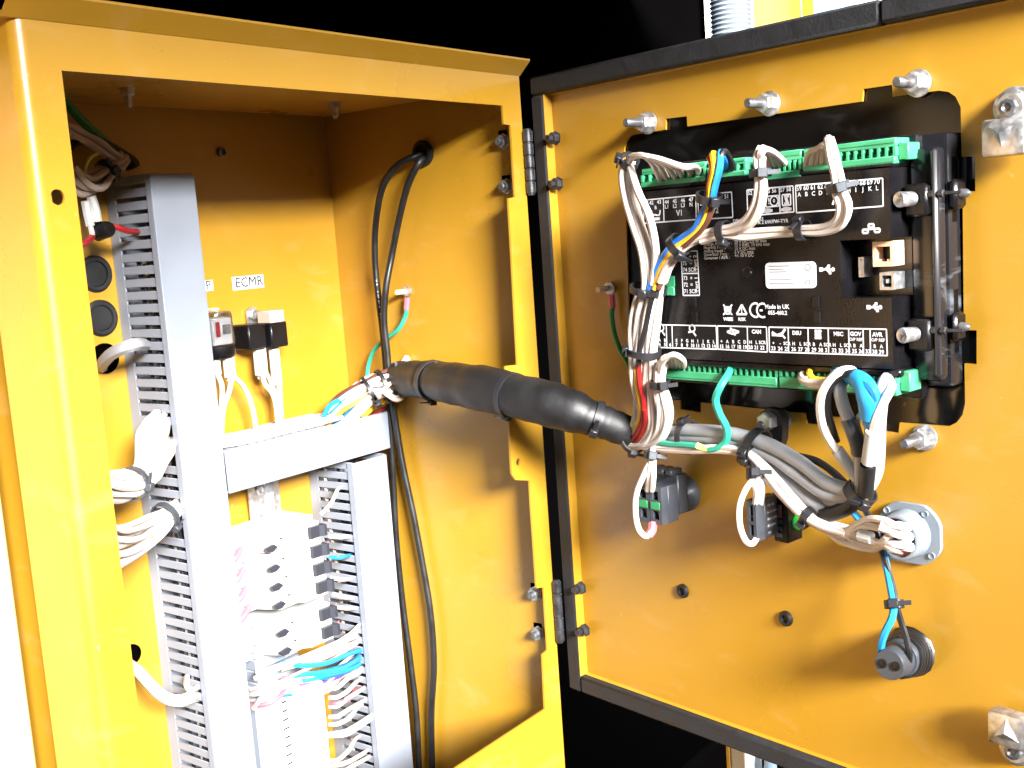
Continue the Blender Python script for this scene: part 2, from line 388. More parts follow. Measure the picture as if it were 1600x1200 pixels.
# ================================================================== WIRING DUCTS
YC = .752
def duct(name_lab, x0, x1, z0, z1, skip=(), cov_top=None):
    t = thing('wiring_duct', name_lab, 'wiring duct', ((x0 + x1) / 2, YB, z0))
    MB().box(FX, x0, x1, z0, z1, -YB + .0005, -YB + .0025).build('duct_base', PVC, t)
    for x in (x0, x1 - .0016):
        MB().box(FX, x, x + .0016, z0, z1, -YB + .0026, -.803).build('side_strip', PVC, t)
    MB().box(FX, x0 - .0012, x1 + .0012, z0, (cov_top or z1) - .0006, -YC - .0018, -YC, .0007).build('duct_cover', PVC, t)
    for xx in (x0 - .0011, x1 - .0001):
        MB().box(FX, xx, xx + .0012, z0, (cov_top or z1) - .0006, -YC - .0075, -YC - .0019, 0).build('cover_clip', PVC, t)
    pit = .0102; n = int((z1 - z0) / pit)
    for side, x in enumerate((x0, x1 - .0016)):
        f0 = MB().box(FX, x + .0001, x + .0015, z1 - .0068, z1, -.8029, -YC - .0021, .0004).build('finger', PVC, t)
        for k in range(1, n):
            if side == 0 and k in skip: continue
            dup(f0, (0, 0, -pit * k))
    return t
xl0, xl1 = .545, .585
ztl = b(300, 270, YC).z
duct('tall grey slotted wiring duct on the left of the cabinet, shadowed at its top', xl0, xl1, ZB + .004, ztl, skip=(20, 22, 27, 28))
xr0, xr1 = .734, .779
zc_b = b(608, 701, YC).z; zc_t = b(608, 642, YC).z
duct('grey slotted wiring duct below the right end of the white crossbar', xr0, xr1, ZB + .004, zc_b - .004)
# crossbar duct
t = thing('wiring_duct', 'horizontal pale wiring duct crossing the cabinet below the relays', 'wiring duct', (.69, YB, zc_b))
xa, xb = xl1 + .0025, b(608, 670, YC).x
MB().box(FX, xa, xb, zc_b, zc_t, -YC - .0018, -YC, .0006).build('duct_cover', PVC, t)
MB().box(FX, xa, xb, zc_b, zc_t, -YB + .0005, -YB + .0025).build('duct_base', PVC, t)
MB().box(FX, xa, xb, zc_b + .0005, zc_b + .0021, -YB + .0026, -YC - .0019).build('bottom_wall', PVC, t)
f0 = None
n = int((xb - xa) / .0102)
for k in range(n):
    if f0 is None: f0 = MB().box(FX, xa, xa + .0068, zc_t - .0016, zc_t - .0002, -.803, -YC - .0021, .0003).build('finger', PVC, t)
    elif k < n - 7: dup(f0, (.0102 * k, 0, 0))
lw = thing('wire_group', 'loose white wires lying along the top of the horizontal duct under the relays', 'wires', (.69, .785, zc_t))
for k in range(9):
    y_ = .759 + .0055 * k; r_ = random.Random(k)
    wire(lw, [V((xa + .004 + (xb - xa) * .72 * t_, y_ + r_.uniform(-.004, .004), zc_t + .0020 + r_.uniform(-.0006, .0018))) for t_ in (0, .2, .4, .6, .8, 1)], .0022, (WHT, WHT, CRM)[k % 3])
# wires lying inside the tall left duct, seen through its slots
t = thing('duct_wires', 'black, red and white wires running inside the tall left wiring duct', 'wires', (.562, .78, ZB + .01))
for k in range(7):
    x = xl0 + .004 + (k % 4) * .008 + random.random() * .003; y = YC + .022 + (k // 4) * .014
    pts = [V((x + random.uniform(-.002, .002), y + random.uniform(-.004, .004), z)) for z in (ztl - .03 - random.random() * .05, -.05, -.15, -.27, -.4, ZB + .01)]
    wire(t, pts, .0017, [BLKW, CRM, RED, BLKW, BLKW, WHT, BLKW][k % 7], n=5)
t = thing('duct_wires', 'dark and cream wires inside the lower right wiring duct', 'wires', (.756, .78, ZB + .01))
for k in range(4):
    x = xr0 + .005 + (k % 3) * .012 + random.random() * .003; y = YC + .030 + (k // 3) * .012
    pts = [V((x + random.uniform(-.002, .002), y + random.uniform(-.003, .003), z)) for z in (zc_b + .01, -.25, -.34, -.45, ZB + .01)]
    wire(t, pts, .0017, [BLKW, GRYC, BLKW, CRM][k % 4], n=5)
# pale panel beside the cabinet's left side
mb = MB().box(FX, -.30, .338, ZB, .125, -.664, -.646, .002)
tag(mb.build('side_screen', CREAM), 'pale sunlit panel standing against the left side of the cabinet', 'panel')
# ================================================================== THINGS ON THE BACK PANEL
# DIN rail
def bpx(px, py, y): p = b(px, py, y); return p.x, p.z
rail = thing('mounting_rail', 'slotted zinc mounting rail showing above the circuit breakers', 'mounting rail', b(412, 800, YB))
x0, zt = bpx(388, 768, YB - .008); x1, _ = bpx(437, 768, YB - .008)
xm = (x0 + x1) / 2
sl_ = [rrect(xm - .003, zz_ - .012, xm + .003, zz_, .0029) for zz_ in (zt - .030, zt - .055)]
MB().plate(BACK, [(x0 + .006, ZB + .01), (x1 - .006, ZB + .01), (x1 - .006, zt + .02), (x0 + .006, zt + .02)], sl_, .0002, .0012).build('rail_web', ZINC, rail)
for s_, (xa_, xb_) in enumerate(((x0, x0 + .0075), (x1 - .0075, x1))):
    mb = MB().box(FX, xa_, xb_, ZB + .01, zt + .02, -YB + .0065, -YB + .0077)
    xs = xa_ + .0064 if s_ == 0 else xb_ - .0075
    mb.box(FX, xs, xs + .0012, ZB + .01, zt + .02, -YB + .0001, -YB + .0064).build('rail_flange', ZINC, rail)
px_, pz_ = bpx(405, 765, YB - .001)
MB().lathe((xm, YB - .0013, pz_), (0, -1, 0), [(0, .0055), (.002, .005), (.0026, .003), (.0016, .001), (.0016, 0)], 16).build('rail_screw', ZINC, rail)
# paper labels
def sticker(name, label, px0, py0, px1, py1, s, size, al='LEFT'):
    (a0, z0), (a1, z1) = BACK.az(px0, py0, .0004), BACK.az(px1, py1, .0004)
    mb = MB().box(BACK, a0, a1, min(z0, z1), max(z0, z1), .0001, .0004)
    text(mb, s, BACK, (a0 + .003) if al == 'LEFT' else a1 - .0025, (z0 + z1) / 2, .00055, size, al, m=1, bold=0)
    return mb, name, label
STKS = [sticker('paper_label', 'white label strip reading ECMR above the two black relays', 362, 433, 413, 449, 'ECMR', .0128),
        sticker('paper_label', 'white label strip ending in P beside the tall left duct', 300, 440, 334, 454, 'EP', .0115, 'RIGHT')]
# clear relay
def at_b(px, py, y): return b(px, py, y)
c0 = at_b(351, 515, YB - .022); rl = thing('plug_in_relay', 'clear plastic relay with a red flag inside and a black base', 'relay', V((c0.x, YB, at_b(351, 560, YB - .022).z)))
(xa, zt_), (xb, zm) = bpx(324, 489, YB - .036), bpx(374, 537, YB - .036); zb_ = bpx(350, 559, YB - .036)[1]
rr_ = (xb - xa) / 2; xc_ = (xa + xb) / 2; hh_ = zt_ - zm - .0004
MB().lathe((xc_, YB - .010 - rr_, zm + .0003), (0, 0, 1), [(0, rr_), (hh_ - .004, rr_ * .98), (hh_ - .001, rr_ * .93), (hh_, rr_ * .82)], 32).build('relay_cover', CLEAR, rl)
MB().lathe((xc_, YB - .010 - rr_, zb_), (0, 0, 1), [(0, rr_ * .9), (.003, rr_ * 1.01), (zm - zb_, rr_ * 1.01)], 28).build('relay_base', BLK, rl)
yc_ = YB - .010 - rr_
mb = MB().box(FX, xc_ - rr_ * .62, xc_ + rr_ * .5, zm + .001, zt_ - .006, -yc_ - rr_ * .5, -yc_ + rr_ * .55, .001, 0)
mb.box(FX, xc_ - rr_ * .45, xc_ - rr_ * .20, zm + .008, zt_ - .009, -yc_ + rr_ * .551, -yc_ + rr_ * .62, .0004, 1)
mb.box(FX, xc_ - rr_ * .05, xc_ + rr_ * .40, zm + .010, zt_ - .012, -yc_ + rr_ * .551, -yc_ + rr_ * .60, .0004, 2)
mb.build('relay_coil', [LGRY, RED, STEEL], rl)
MB().box(FX, xa + .012, xb - .012, zt_ + .0002, zt_ + .003, -YB + .014, -YB + .030, .001).build('relay_top', BEIGE, rl)
def spade(parent, x0, y0, x1, y1, y):
    (a0, z0), (a1, z1) = bpx(x0, y0, y), bpx(x1, y1, y)
    mb = MB().box(FX, a0, a1, z1, z0, -y - .007, -y, .0012); mb.box(FX, a0 + .0015, a1 - .0015, z1 - .003, z1 + .0002, -y - .0055, -y - .0015, .0008)
    return mb.build('wire_connector', WPL, parent)
spade(rl, 353, 548, 371, 590, YB - .034); spade(rl, 336, 561, 348, 586, YB - .030)
wire(rl, [at_b(362, 588, .782), at_b(358, 612, .784), at_b(349, 640, .786), at_b(346, 690, .79), at_b(350, 730, .79)], .0023, WHT)
wire(rl, [at_b(366, 588, .782), at_b(382, 606, .786), at_b(395, 640, .788), at_b(402, 690, .79), at_b(404, 730, .79)], .0023, WHT)
wire(rl, [at_b(341, 586, .786), at_b(347, 606, .788), at_b(345, 640, .79), at_b(338, 690, .795)], .0023, WHT)
# two black relays
zc1 = bpx(400, 543, YB - .03)[1]
r2 = thing('power_relay', 'pair of black relay blocks on a metal tab under the ECMR label', 'relay', V((bpx(420, 540, YB - .03)[0], YB, zc1)))
for (x0, y0, x1, y1, cc) in ((387, 508, 418, 543, .030), (422, 505, 452, 540, .032)):
    (a0, z0), (a1, z1) = bpx(x0, y0, YB - cc), bpx(x1, y1, YB - cc)
    MB().box(FX, a0, a1, z1, z0, -YB + .006, -YB + cc, .0012).build('relay_block', BLK, r2)
(a0, z0), (a1, z1) = bpx(416, 509, YB - .022), bpx(424, 540, YB - .022)
MB().box(FX, a0, a1, z1, z0, -YB + .007, -YB + .022).build('relay_bridge', BLK, r2)
(a0, z0), (a1, z1) = bpx(385, 481, YB - .004), bpx(406, 512, YB - .004)
mb = MB().plate(BACK, rrect(a0, z1, a1, z0, .0055), [circ((a0 + a1) / 2, z0 - .007, .0024)], .0022, .004)
mb.lathe(BACK.P((a0 + a1) / 2, z0 - .007, .0005), BACK.n, [(0, .0050), (.006, .0050), (.0066, .0035), (.0054, .001), (.0054, 0)], 14, 0)
mb.build('fixing_tab', ZINC, r2)
(a0, z0), (a1, z1) = bpx(421, 486, YB - .030), bpx(446, 505, YB - .030)
MB().box(FX, a0, a1, z1, z0 , -YB + .012, -YB + .030, .001).build('relay_plug', CRM, r2)
spade(r2, 401, 544, 421, 586, YB - .024); spade(r2, 426, 543, 443, 602, YB - .026)
wire(r2, [at_b(410, 585, .788), at_b(414, 600, .79), at_b(427, 618, .79), at_b(433, 650, .79), at_b(436, 730, .79)], .0023, WHT)
wire(r2, [at_b(436, 600, .786), at_b(438, 630, .786), at_b(440, 680, .786), at_b(442, 730, .79)], .0026, WHT)
wire(r2, [at_b(418, 585, .79), at_b(426, 605, .79), at_b(437, 622, .788)], .0018, CRM)
# circuit breakers
YN = .742
def breaker(px, py, label, first=[None]):
    xt, zt = bpx(px, py, YN - .004)
    if first[0] is None:
        x0 = xt - .076; h = .0084
        br = thing('circuit_breaker', label, 'circuit breaker', (xt - .03, YB, zt - h), 'breakers on the rail')
        y0, y1, y2 = .806, .770, .7475
        prof = [(x0, y0), (x0, y1), (x0 + .022, y1), (x0 + .030, y2), (x0 + .050, y2 + .0005), (x0 + .055, YN), (x0 + .082, YN), (x0 + .084, .765), (x0 + .096, .765), (x0 + .096, y0)]
        MB().prism(prof, (0, 0, zt - h), (0, 0, zt + h), (1, 0, 0), (0, 1, 0)).build('breaker_body', WPL, br)
        fr = Frame((0, YN, 0), (1, 0, 0), (0, -1, 0))
        mb = MB().prism([(xt - .0080, YN + .002), (xt - .0080, YN - .0045), (xt + .002, YN - .0045), (xt + .0055, YN - .0075), (xt + .0085, YN - .0075), (xt + .0085, YN + .002)], (0, 0, zt - .0046), (0, 0, zt + .0056), (1, 0, 0), (0, 1, 0))
        mb.build('toggle', DTOG, br)
        MB().box(fr, xt + .0135, xt + .0147, zt - .005, zt + .005, -.0002, .0003).build('indicator_mark', PINK, br)
        MB().lathe((x0 + .012, y1 + .0002, zt), (0, -1, 0), [(0, .0042), (.0006, .0042), (.0006, .0035), (.0001, .003), (.0001, 0)], 14).build('terminal_screw', STEEL, br)
        MB().prism([(0, 0), (.010, .0018), (.014, -.0016), (.009, -.0045), (.003, -.004)], (xt - .055, y2 - .0002, zt - .002), (xt - .055, y2 - .003, zt - .002), (1, 0, 0), (0, 0, 1)).build('terminal_latch', DTOG, br)
        MB().box(fr, xt - .036, xt - .033, zt + .001, zt + .0024, -.0062, -.0056).build('print_mark', GINK, br)
        MB().box(FX, x0 - .004, x0 - .0001, zt - .004, zt + .0035, -.785, -.775, .0006).build('terminal_opening', BLKW, br)
        first[0] = (br, xt, zt); return br
    br, x_, z_ = first[0]
    return dup_tree(br, (xt - x_, 0, zt - z_), label)
BR = [(496, 831, 'white circuit breaker at the top of the stack with a dark toggle'),
      (500, 861, 'second white circuit breaker from the top of the stack'),
      (504, 889, 'third white circuit breaker from the top of the stack'),
      (508, 917, 'fourth white circuit breaker, lowest of the upper block'),
      (513, 959, 'upper of the two white breakers in the lower block'),
      (517, 987, 'lowest white circuit breaker of the whole stack')]
for i, (px, py, lb) in enumerate(BR):
    o = breaker(px, py, lb)
    # feed wire into the left terminal
    x_, z_ = bpx(px, py, YN - .004)
    if i < 4:
        t = thing('feed_wire', 'pink sleeved wire entering the %s breaker of the upper block' % ('first', 'second', 'third', 'fourth')[i], 'wire', (x_ - .085, .765, z_ - .006), 'feed wires of the breakers')
        p0 = V((x_ - .066, .764, z_ - .001)); p1 = V((x_ - .082, .756, z_ - .006)); p2 = V((x_ - .093, .762, z_ - .011))
        wire(t, [p0, p1, p2], .0030, PINK, 'crimp_sleeve', n=4)
        wire(t, [p2, p2 + V((-.006, .006, -.004)), p2 + V((-.012, .016, -.009))], .0018, RED, n=4)
# wire ends leaving the breakers on the right
t = thing('breaker_wires', 'white and blue wires from the breakers into the right duct slots', 'wires', b(540, 900, .77))
for (x0, y0, x1, y1, m) in ((508, 800, 528, 764, WHT), (520, 868, 545, 868, CYAN), (520, 835, 548, 838, WHT), (523, 900, 545, 905, WHT), (526, 925, 548, 935, WHT), (528, 945, 556, 950, WHT), (530, 1002, 566, 972, WHT), (525, 1010, 560, 985, WHT)):
    wire(t, [b(x0 - 6, y0 + 3, .766), b((x0 + x1) / 2, (y0 + y1) / 2 + 3, .757), b(x1, y1, .768), b(x1 + 8, y1 - 1, .785)], .0019, m)
# lower terminal module
(xa, za), (xb, zb2) = bpx(432, 1082, .748), bpx(522, 1300, .748)
md = thing('relay_module', 'white module with rows of small markings below the breakers', 'relay module', ((xa + xb) / 2, .80, zb2))
MB().box(FX, xa, xb, zb2, za, -.800, -.748, .0015).build('module_body', WPL, md)
MB().box(FX, xa + .014, xb - .004, zb2, za - .004, -.7478, -.738, .0015).build('module_front', WPL, md)
mk0 = MB().box(FX, xa + .004, xa + .010, za - .0120, za - .0108, -.7479, -.7474).build('print_mark', GINK, md)
for k in range(1, 14): dup(mk0, (0, 0, -.0082 * k))
(xa2, za2), (xb2, _) = bpx(398, 1095, .775), bpx(430, 1095, .775)
MB().box(FX, xa2, xa - .0004, zb2, za2, -.802, -.775, .001).build('module_side', PVC, md)
(xa3, za3), (xb3, zb3) = bpx(400, 1015, .770), bpx(475, 1075, .770)
tb = thing('rail_terminal', 'pale grey rail terminals half hidden by wires under the breakers', 'terminal', ((xa3 + xb3) / 2, .80, zb3))
for k in range(5):
    zt_ = za3 - (za3 - zb3) * k / 5
    MB().box(FX, xa3, xb3, zt_ - (za3 - zb3) / 5 + .0006, zt_, -.803, -.772 - .001 * (k % 2), .0008).build('terminal_body', PVC, tb)
# wires crossing below the breakers
t = thing('wire_group', 'blue, purple, tan and white wires sweeping from the right duct under the breakers', 'wires', b(500, 1040, .75))
sw = [((575, 1012), (545, 1022), (510, 1036), (470, 1040), (440, 1036), CYAN, .0024), ((575, 1022), (545, 1038), (505, 1050), (468, 1055), (445, 1062), CYAN, .0024),
      ((572, 1030), (548, 1045), (510, 1054), (480, 1062), (455, 1068), CYAN, .0024), ((570, 1038), (540, 1050), (512, 1058), (485, 1064), (462, 1075), BLU, .0022), ((562, 1020), (555, 1032), (530, 1046), (500, 1052), (470, 1062), CYAN, .0022),
      ((572, 997), (545, 1008), (515, 1020), (480, 1034), (440, 1046), CRM, .0022), ((568, 1000), (540, 1012), (505, 1028), (462, 1040), (420, 1046), BEIGE, .0020),
      ((565, 985), (535, 1000), (495, 1018), (450, 1036), (400, 1052), WHT, .0022), ((560, 992), (520, 1010), (475, 1028), (435, 1044), (398, 1060), WHT, .0022),
      ((490, 1058), (455, 1068), (430, 1078), (410, 1090), (396, 1106), WHT, .0026), ((480, 1050), (455, 1066), (435, 1090), (415, 1100), (392, 1102), PINK, .0020),
      ((474, 1060), (455, 1075), (430, 1088), (410, 1094), (390, 1094), LGRY, .0020), ((500, 1050), (462, 1062), (430, 1072), (405, 1082), (388, 1086), WHT, .0026)]
for i, s_ in enumerate(sw):
    ys = (.775, .752, .738, .742, .760)
    wire(t, [b(*s_[k], ys[k] + .002 * (i % 4)) for k in range(5)], s_[6], s_[5])
rw = random.Random(5)
for i in range(12):
    x1, y1 = rw.uniform(560, 580), rw.uniform(990, 1050); x5, y5 = rw.uniform(392, 440), rw.uniform(1045, 1112)
    q_ = []
    for k, yy in enumerate((.776, .756, .744, .748, .762)):
        t_ = k / 4; q_.append(b(x1 + (x5 - x1) * t_ + rw.uniform(-4, 4), y1 + (y5 - y1) * t_ + 9 * math.sin(math.pi * t_) + rw.uniform(-4, 4), yy + rw.uniform(-.003, .004)))
    wire(t, q_, .0013, (WHT, CRM, PURP, WHT, BLU, PINK, WHT, LGRY)[i % 8])
t = thing('wire_group', 'white and pink wires curving from the white module into the right duct', 'wires', b(555, 1130, .75))
for i, (y0, ym, x1, y1, m) in enumerate(((1075, 1058, 562, 1045, WHT), (1090, 1078, 560, 1060, WHT), (1100, 1092, 558, 1075, PINK), (1104, 1090, 568, 1072, WHT), (1120, 1108, 570, 1090, WHT), (1132, 1122, 562, 1100, WHT), (1150, 1146, 580, 1120, WHT), (1146, 1140, 584, 1112, WHT), (1188, 1172, 558, 1150, WHT), (1196, 1190, 570, 1172, WHT), (1215, 1200, 575, 1180, WHT))):
    wire(t, [b(515, y0, .752), b(528, y0 - 1, .742), b(545, ym, .742), b(x1 - 4, y1 + 6, .756), b(x1 + 4, y1, .775)], .0021, m)
# ================================================================== CABLES INSIDE
def bz(px, py, y): return b(px, py, y)
t = thing('black_cable', 'black cable from the wall grommet running left then straight down', 'cable', wl(620, 700, .02))
A = [wl(662, 240, -.006), wl(652, 243, .010), wl(622, 258, .020), wl(598, 292, .020), wl(587, 350, .016), wl(586, 410, .014), wl(592, 470, .014), wl(599, 530, .013), wl(604, 590, .012), wl(609, 650, .010), wl(614, 740, .010), wl(619, 840, .010), wl(629, 940, .009), wl(642, 1040, .009), wl(651, 1120, .009), wl(656, 1230, .009)]
S_ = spline(A); MB().tube(S_, .0032, 10).build('cable_jacket', BLKW, t)
mb = MB()
for k in range(38, 60):
    if k % 4 == 3: continue
    p_, q_ = S_[k], S_[k + 1]; e_ = (q_ - p_).normalized(); o_ = (-p_).normalized(); o_ = (o_ - e_ * o_.dot(e_)).normalized(); f_ = Frame(p_, e_, o_); f_.z = o_.cross(e_)
    for j in range(2): mb.box(f_, .001 + .0035 * j, .0030 + .0035 * j, -.0004, .0004, .0031, .00335)
mb.build('cable_print', INK, t)
t = thing('black_cable', 'black cable from the wall grommet crossing over and bowing out below', 'cable', wl(660, 900, .02))
A = [wl(664, 244, -.006), wl(656, 252, .012), wl(638, 288, .015), wl(624, 340, .013), wl(612, 400, .014), wl(603, 450, .022), wl(600, 500, .022), wl(605, 550, .021), wl(609, 600, .020), wl(618, 660, .012), wl(630, 730, .010), wl(645, 800, .009), wl(660, 880, .008), wl(673, 960, .008), wl(678, 1040, .008), wl(674, 1120, .008), wl(676, 1230, .008)]
MB().tube(spline(A), .0032, 10).build('cable_jacket', BLKW, t)
def earth(fr, lab_w, lab_s, sx, sy, pts, lug, m):
    p = fr.at(sx, sy, .0005)
    st = thing('earth_stud', lab_s, 'stud', p)
    mb = MB().lathe(p, fr.n, [(0, .0058), (.001, .0058), (.0012, .0050), (.0045, .0050)], 6, 0, False); mb.lathe(p, fr.n, [(.0045, .0026), (.016, .0026), (.0165, .002)], 10, 1)
    mb.build('stud_nut', [ZINC, BEIGE], st)
    t = thing('earth_wire', lab_w, 'wire', fr.at(*pts[-1]))
    q = fr.at(sx, sy, .005); e = fr.at(*lug)
    MB().lathe(q, fr.n, [(.0006, .0026), (.0006, .0048), (.0016, .0048), (.0016, .0026)], 12).build('ring_lug', ZINC, t)
    wire(t, [q.lerp(e, .35), q.lerp(e, .7), e], .0029, PINK, 'lug_sleeve', n=3)
    wire(t, [e] + [fr.at(*k) for k in pts], .0022, m)
earth(WALL, 'green earth wire looping from the side wall stud behind the black cables', 'earth stud on the right inner wall of the cabinet', 637, 455,
      [(633, 495, .007), (622, 515, .010), (602, 530, .010), (584, 548, .010), (575, 575, .012), (574, 605, .02)], (635, 484, .007), TEAL)
earth(DOOR, 'green earth wire from the door stud down behind the white bundle', 'earth stud on the inner door face left of the black module', 955, 450,
      [(956, 492, .006), (960, 520, .008), (970, 550, .012), (982, 570, .016), (992, 600, .016), (1000, 640, .016), (1006, 668, .02)], (957, 481, .006), DGRN)
# left side bundles coming from behind the stile
t = thing('wire_bundle', 'dark shaded cluster of tan wires at the upper left corner', 'wires', b(160, 260, .78))
bundle(t, [b(98, 268, .76), b(125, 287, .765), b(150, 285, .77), b(172, 265, .775), b(194, 246, .78)], [.012, .012, .011, .009, .006], [CRM] * 7, .0026, seed=3)
bundle(t, [b(100, 205, .77), b(130, 218, .775), b(155, 232, .775), b(185, 250, .78)], [.008, .008, .008, .006], [CRM, CRM, LGRY, CRM], .0024, seed=4)
wire(t, [b(135, 282, .77), b(133, 265, .77), b(140, 248, .77), b(155, 238, .775)], .0014, LIME)
tie(t, b(168, 268, .775), b(172, 265, .775) - b(160, 277, .775), .010, (0, -1, 0))
wire(t, [b(100, 230, .78), b(120, 215, .785), b(150, 222, .79), b(200, 250, .79), b(208, 262, .79)], .006, BLKW)
t = thing('green_strap', 'dim green wire slanting down behind the upper left wires', 'wire', b(145, 200, .8))
wire(t, [b(96, 150, .79), b(125, 185, .795), b(160, 218, .80), b(190, 246, .80)], .0036, DGRN)
t = thing('wire_pair', 'two white ferrule sleeves and red wires near the upper left plugs', 'wires', b(145, 340, .77))
wire(t, [b(133, 314, .77), b(137, 335, .77), b(141, 353, .77)], .0034, WPL, 'ferrule_sleeve'); wire(t, [b(142, 307, .768), b(148, 325, .768), b(152, 346, .768)], .0036, WPL, 'ferrule_sleeve')
MB().lathe(b(152, 362, .775), (.2, -1, .1), [(0, .0075), (.012, .0062), (.014, .005), (.014, 0)], 16).build('connector_boot', BLK, t)
wire(t, [b(141, 353, .77), b(144, 365, .77), b(143, 372, .77)], .002, WHT)
wire(t, [b(120, 385, .765), b(135, 378, .765), b(144, 370, .77)], .0026, RED); wire(t, [b(160, 354, .775), b(178, 354, .765), b(200, 361, .765), b(215, 362, .775)], .0024, RED)
t = thing('grey_cable', 'short grey cable arching from a back hole into the tall left duct', 'cable', b(190, 560, .77))
wire(t, [b(158, 576, .82), b(160, 568, .80), b(175, 553, .775), b(198, 542, .757), b(214, 538, .757), b(226, 539, .775)], .0050, GRYC, 'cable_jacket')
t = thing('wire_bundle', 'upper thick white wire bundle bending up into the left duct', 'wires', b(215, 720, .75))
bundle(t, [b(150, 756, .70), b(178, 760, .715), b(205, 757, .728), b(225, 738, .735), b(234, 705, .742), b(238, 675, .752), b(246, 655, .775)], [.013, .013, .013, .012, .013, .013, .010], [WHT] * 16, .0028, twist=.6, seed=5)
bundle(t, [b(205, 757, .728), b(240, 735, .735), b(262, 705, .748), b(268, 690, .775)], [.008, .010, .009, .006], [WHT] * 6, .0026, twist=.6, seed=6)
tie(t, b(207, 756, .728), b(225, 745, .735) - b(190, 760, .72), .0135, (.2, -1, -.2), m=DGR)
t = thing('wire_bundle', 'lower white wire bundle fanning left from the grey duct opening', 'wires', b(225, 840, .75))
bundle(t, [b(150, 850, .70), b(180, 848, .715), b(215, 836, .735), b(245, 818, .745), b(264, 803, .750), b(280, 790, .775)], [.018, .017, .014, .011, .009, .008], [WHT, WHT, WHT, WHT, WHT, WHT, WHT, WHT, WHT, LGRY, PINK, WHT, WHT], .0022, twist=.5, seed=8)
wire(t, [b(160, 895, .70), b(190, 880, .71), b(225, 858, .725), b(255, 832, .738), b(272, 808, .75)], .0032, WHT)
wire(t, [b(160, 880, .71), b(190, 872, .715), b(215, 860, .725), b(240, 840, .735)], .0018, YLW)
tie(t, b(258, 808, .748), b(270, 798, .75) - b(245, 818, .745), .0125, (.8, -.5, -.6), m=DGR)
t = thing('white_cable', 'single white cable drooping from the lower left hole into the duct', 'cable', b(240, 1080, .77))
wire(t, [b(205, 1040, .81), b(215, 1048, .79), b(235, 1070, .765), b(258, 1090, .755), b(280, 1095, .755), b(297, 1090, .757), b(310, 1088, .78)], .0050, WHT, 'cable_jacket')
wire(t, [b(292, 1058, .775), b(292, 1072, .757), b(300, 1078, .752), b(312, 1072, .775)], .0026, WHT)
# ================================================================== DOOR
def dz(px, py, c=0.0): return DOOR.az(px, py, c)
GC = .011                                   # gasket height above the door sheet
a_in, z_ti = dz(850, 146, GC); _, z_bi = dz(909, 1059, GC)
a_out = dz(851, 500, GC)[0]
z_to = dz(1000, 82, GC)[1]; z_bo = dz(1100, 1155, GC)[1]
a_in = dz(869, 500, GC)[0]
AE = .475
door = thing('cabinet_door', 'open yellow cabinet door edged with black foam, carrying the control module', 'door', DOOR.P(.2, z_bo, 0))
cut = [(975, 232), (978, 222), (983, 214), (988, 210.5), (1040, 202.5), (1040, 185.5), (1073, 181.5), (1074, 197.5), (1347, 158.5), (1349, 139), (1394, 132.5), (1394.5, 151), (1467, 141.5), (1482, 143.5), (1493, 151), (1501, 167),
       (1502.5, 244.5), (1523, 244.5), (1524, 299), (1504, 299), (1506, 516), (1526, 516), (1526, 569), (1507, 568), (1508, 630), (1504, 648), (1495, 660), (1483, 666), (1405.6, 660.6), (1404, 676.7), (1373, 673), (1373, 657),
       (1299, 651), (1300, 666.5), (1260, 662), (1258, 646), (1095, 629), (1095, 644.5), (1063, 640), (1062, 626), (1002, 620), (992, 616), (986, 606)]
cutp = [dz(*q) for q in cut]
holes = [cutp]
for px, py in ((1068, 923), (1229, 966)): holes.append(circ(*dz(px, py), .0036))
MB().plate(DOOR, [(a_out - .002, z_bo - .001), (AE, z_bo - .001), (AE, z_to + .001), (a_out - .002, z_to + .001)], holes, -.0018, 0).build('door_panel', YEL, door)
def strip(nm, a0, a1, z0, z1, c0, c1, m, bev=.001): return MB().box(DOOR, a0, a1, z0, z1, c0, c1, bev).build(nm, m, door)
aseam = dz(1374, 28, GC)[0]
strip('gasket', a_out, aseam - .0004, z_ti, z_to, .0003, GC, FOAM, .0018); strip('gasket', aseam + .0004, AE - .002, z_ti + .0003, z_to - .0002, .0003, GC + .0002, FOAM, .0018)
ac = dz(917, 1065, GC)[0]
strip('gasket', a_out, a_in, z_bo, z_ti - .0004, .0003, GC, FOAM, .0018); strip('gasket', a_in + .0005, AE - .002, z_bo, z_bi, .0003, GC - .0003, FOAM, .0018)
# folded return inside the gasket: a low sloped lip of painted steel
lipw = dz(882, 500, 0)[0] - a_in
for p0, p1, ey in ((DOOR.P(a_in + .0003, z_bi + .0002, 0), DOOR.P(a_in + .0003, z_ti - .0002, 0), DOOR.a), (DOOR.P(a_in, z_ti - .0003, 0), DOOR.P(AE, z_ti - .0003, 0), V((0, 0, -1))), (DOOR.P(a_in, z_bi + .0004, 0), DOOR.P(AE, z_bi + .0004, 0), V((0, 0, 1)))):
    w_ = lipw * .75 if ey is DOOR.a else .0010
    MB().prism([(0, .0002), (w_, .0002), (w_ * .25, GC - .002 if ey is DOOR.a else .0035), (0, GC - .0012 if ey is DOOR.a else .0040)], p0, p1, ey, DOOR.n).build('door_return', YEL, door)
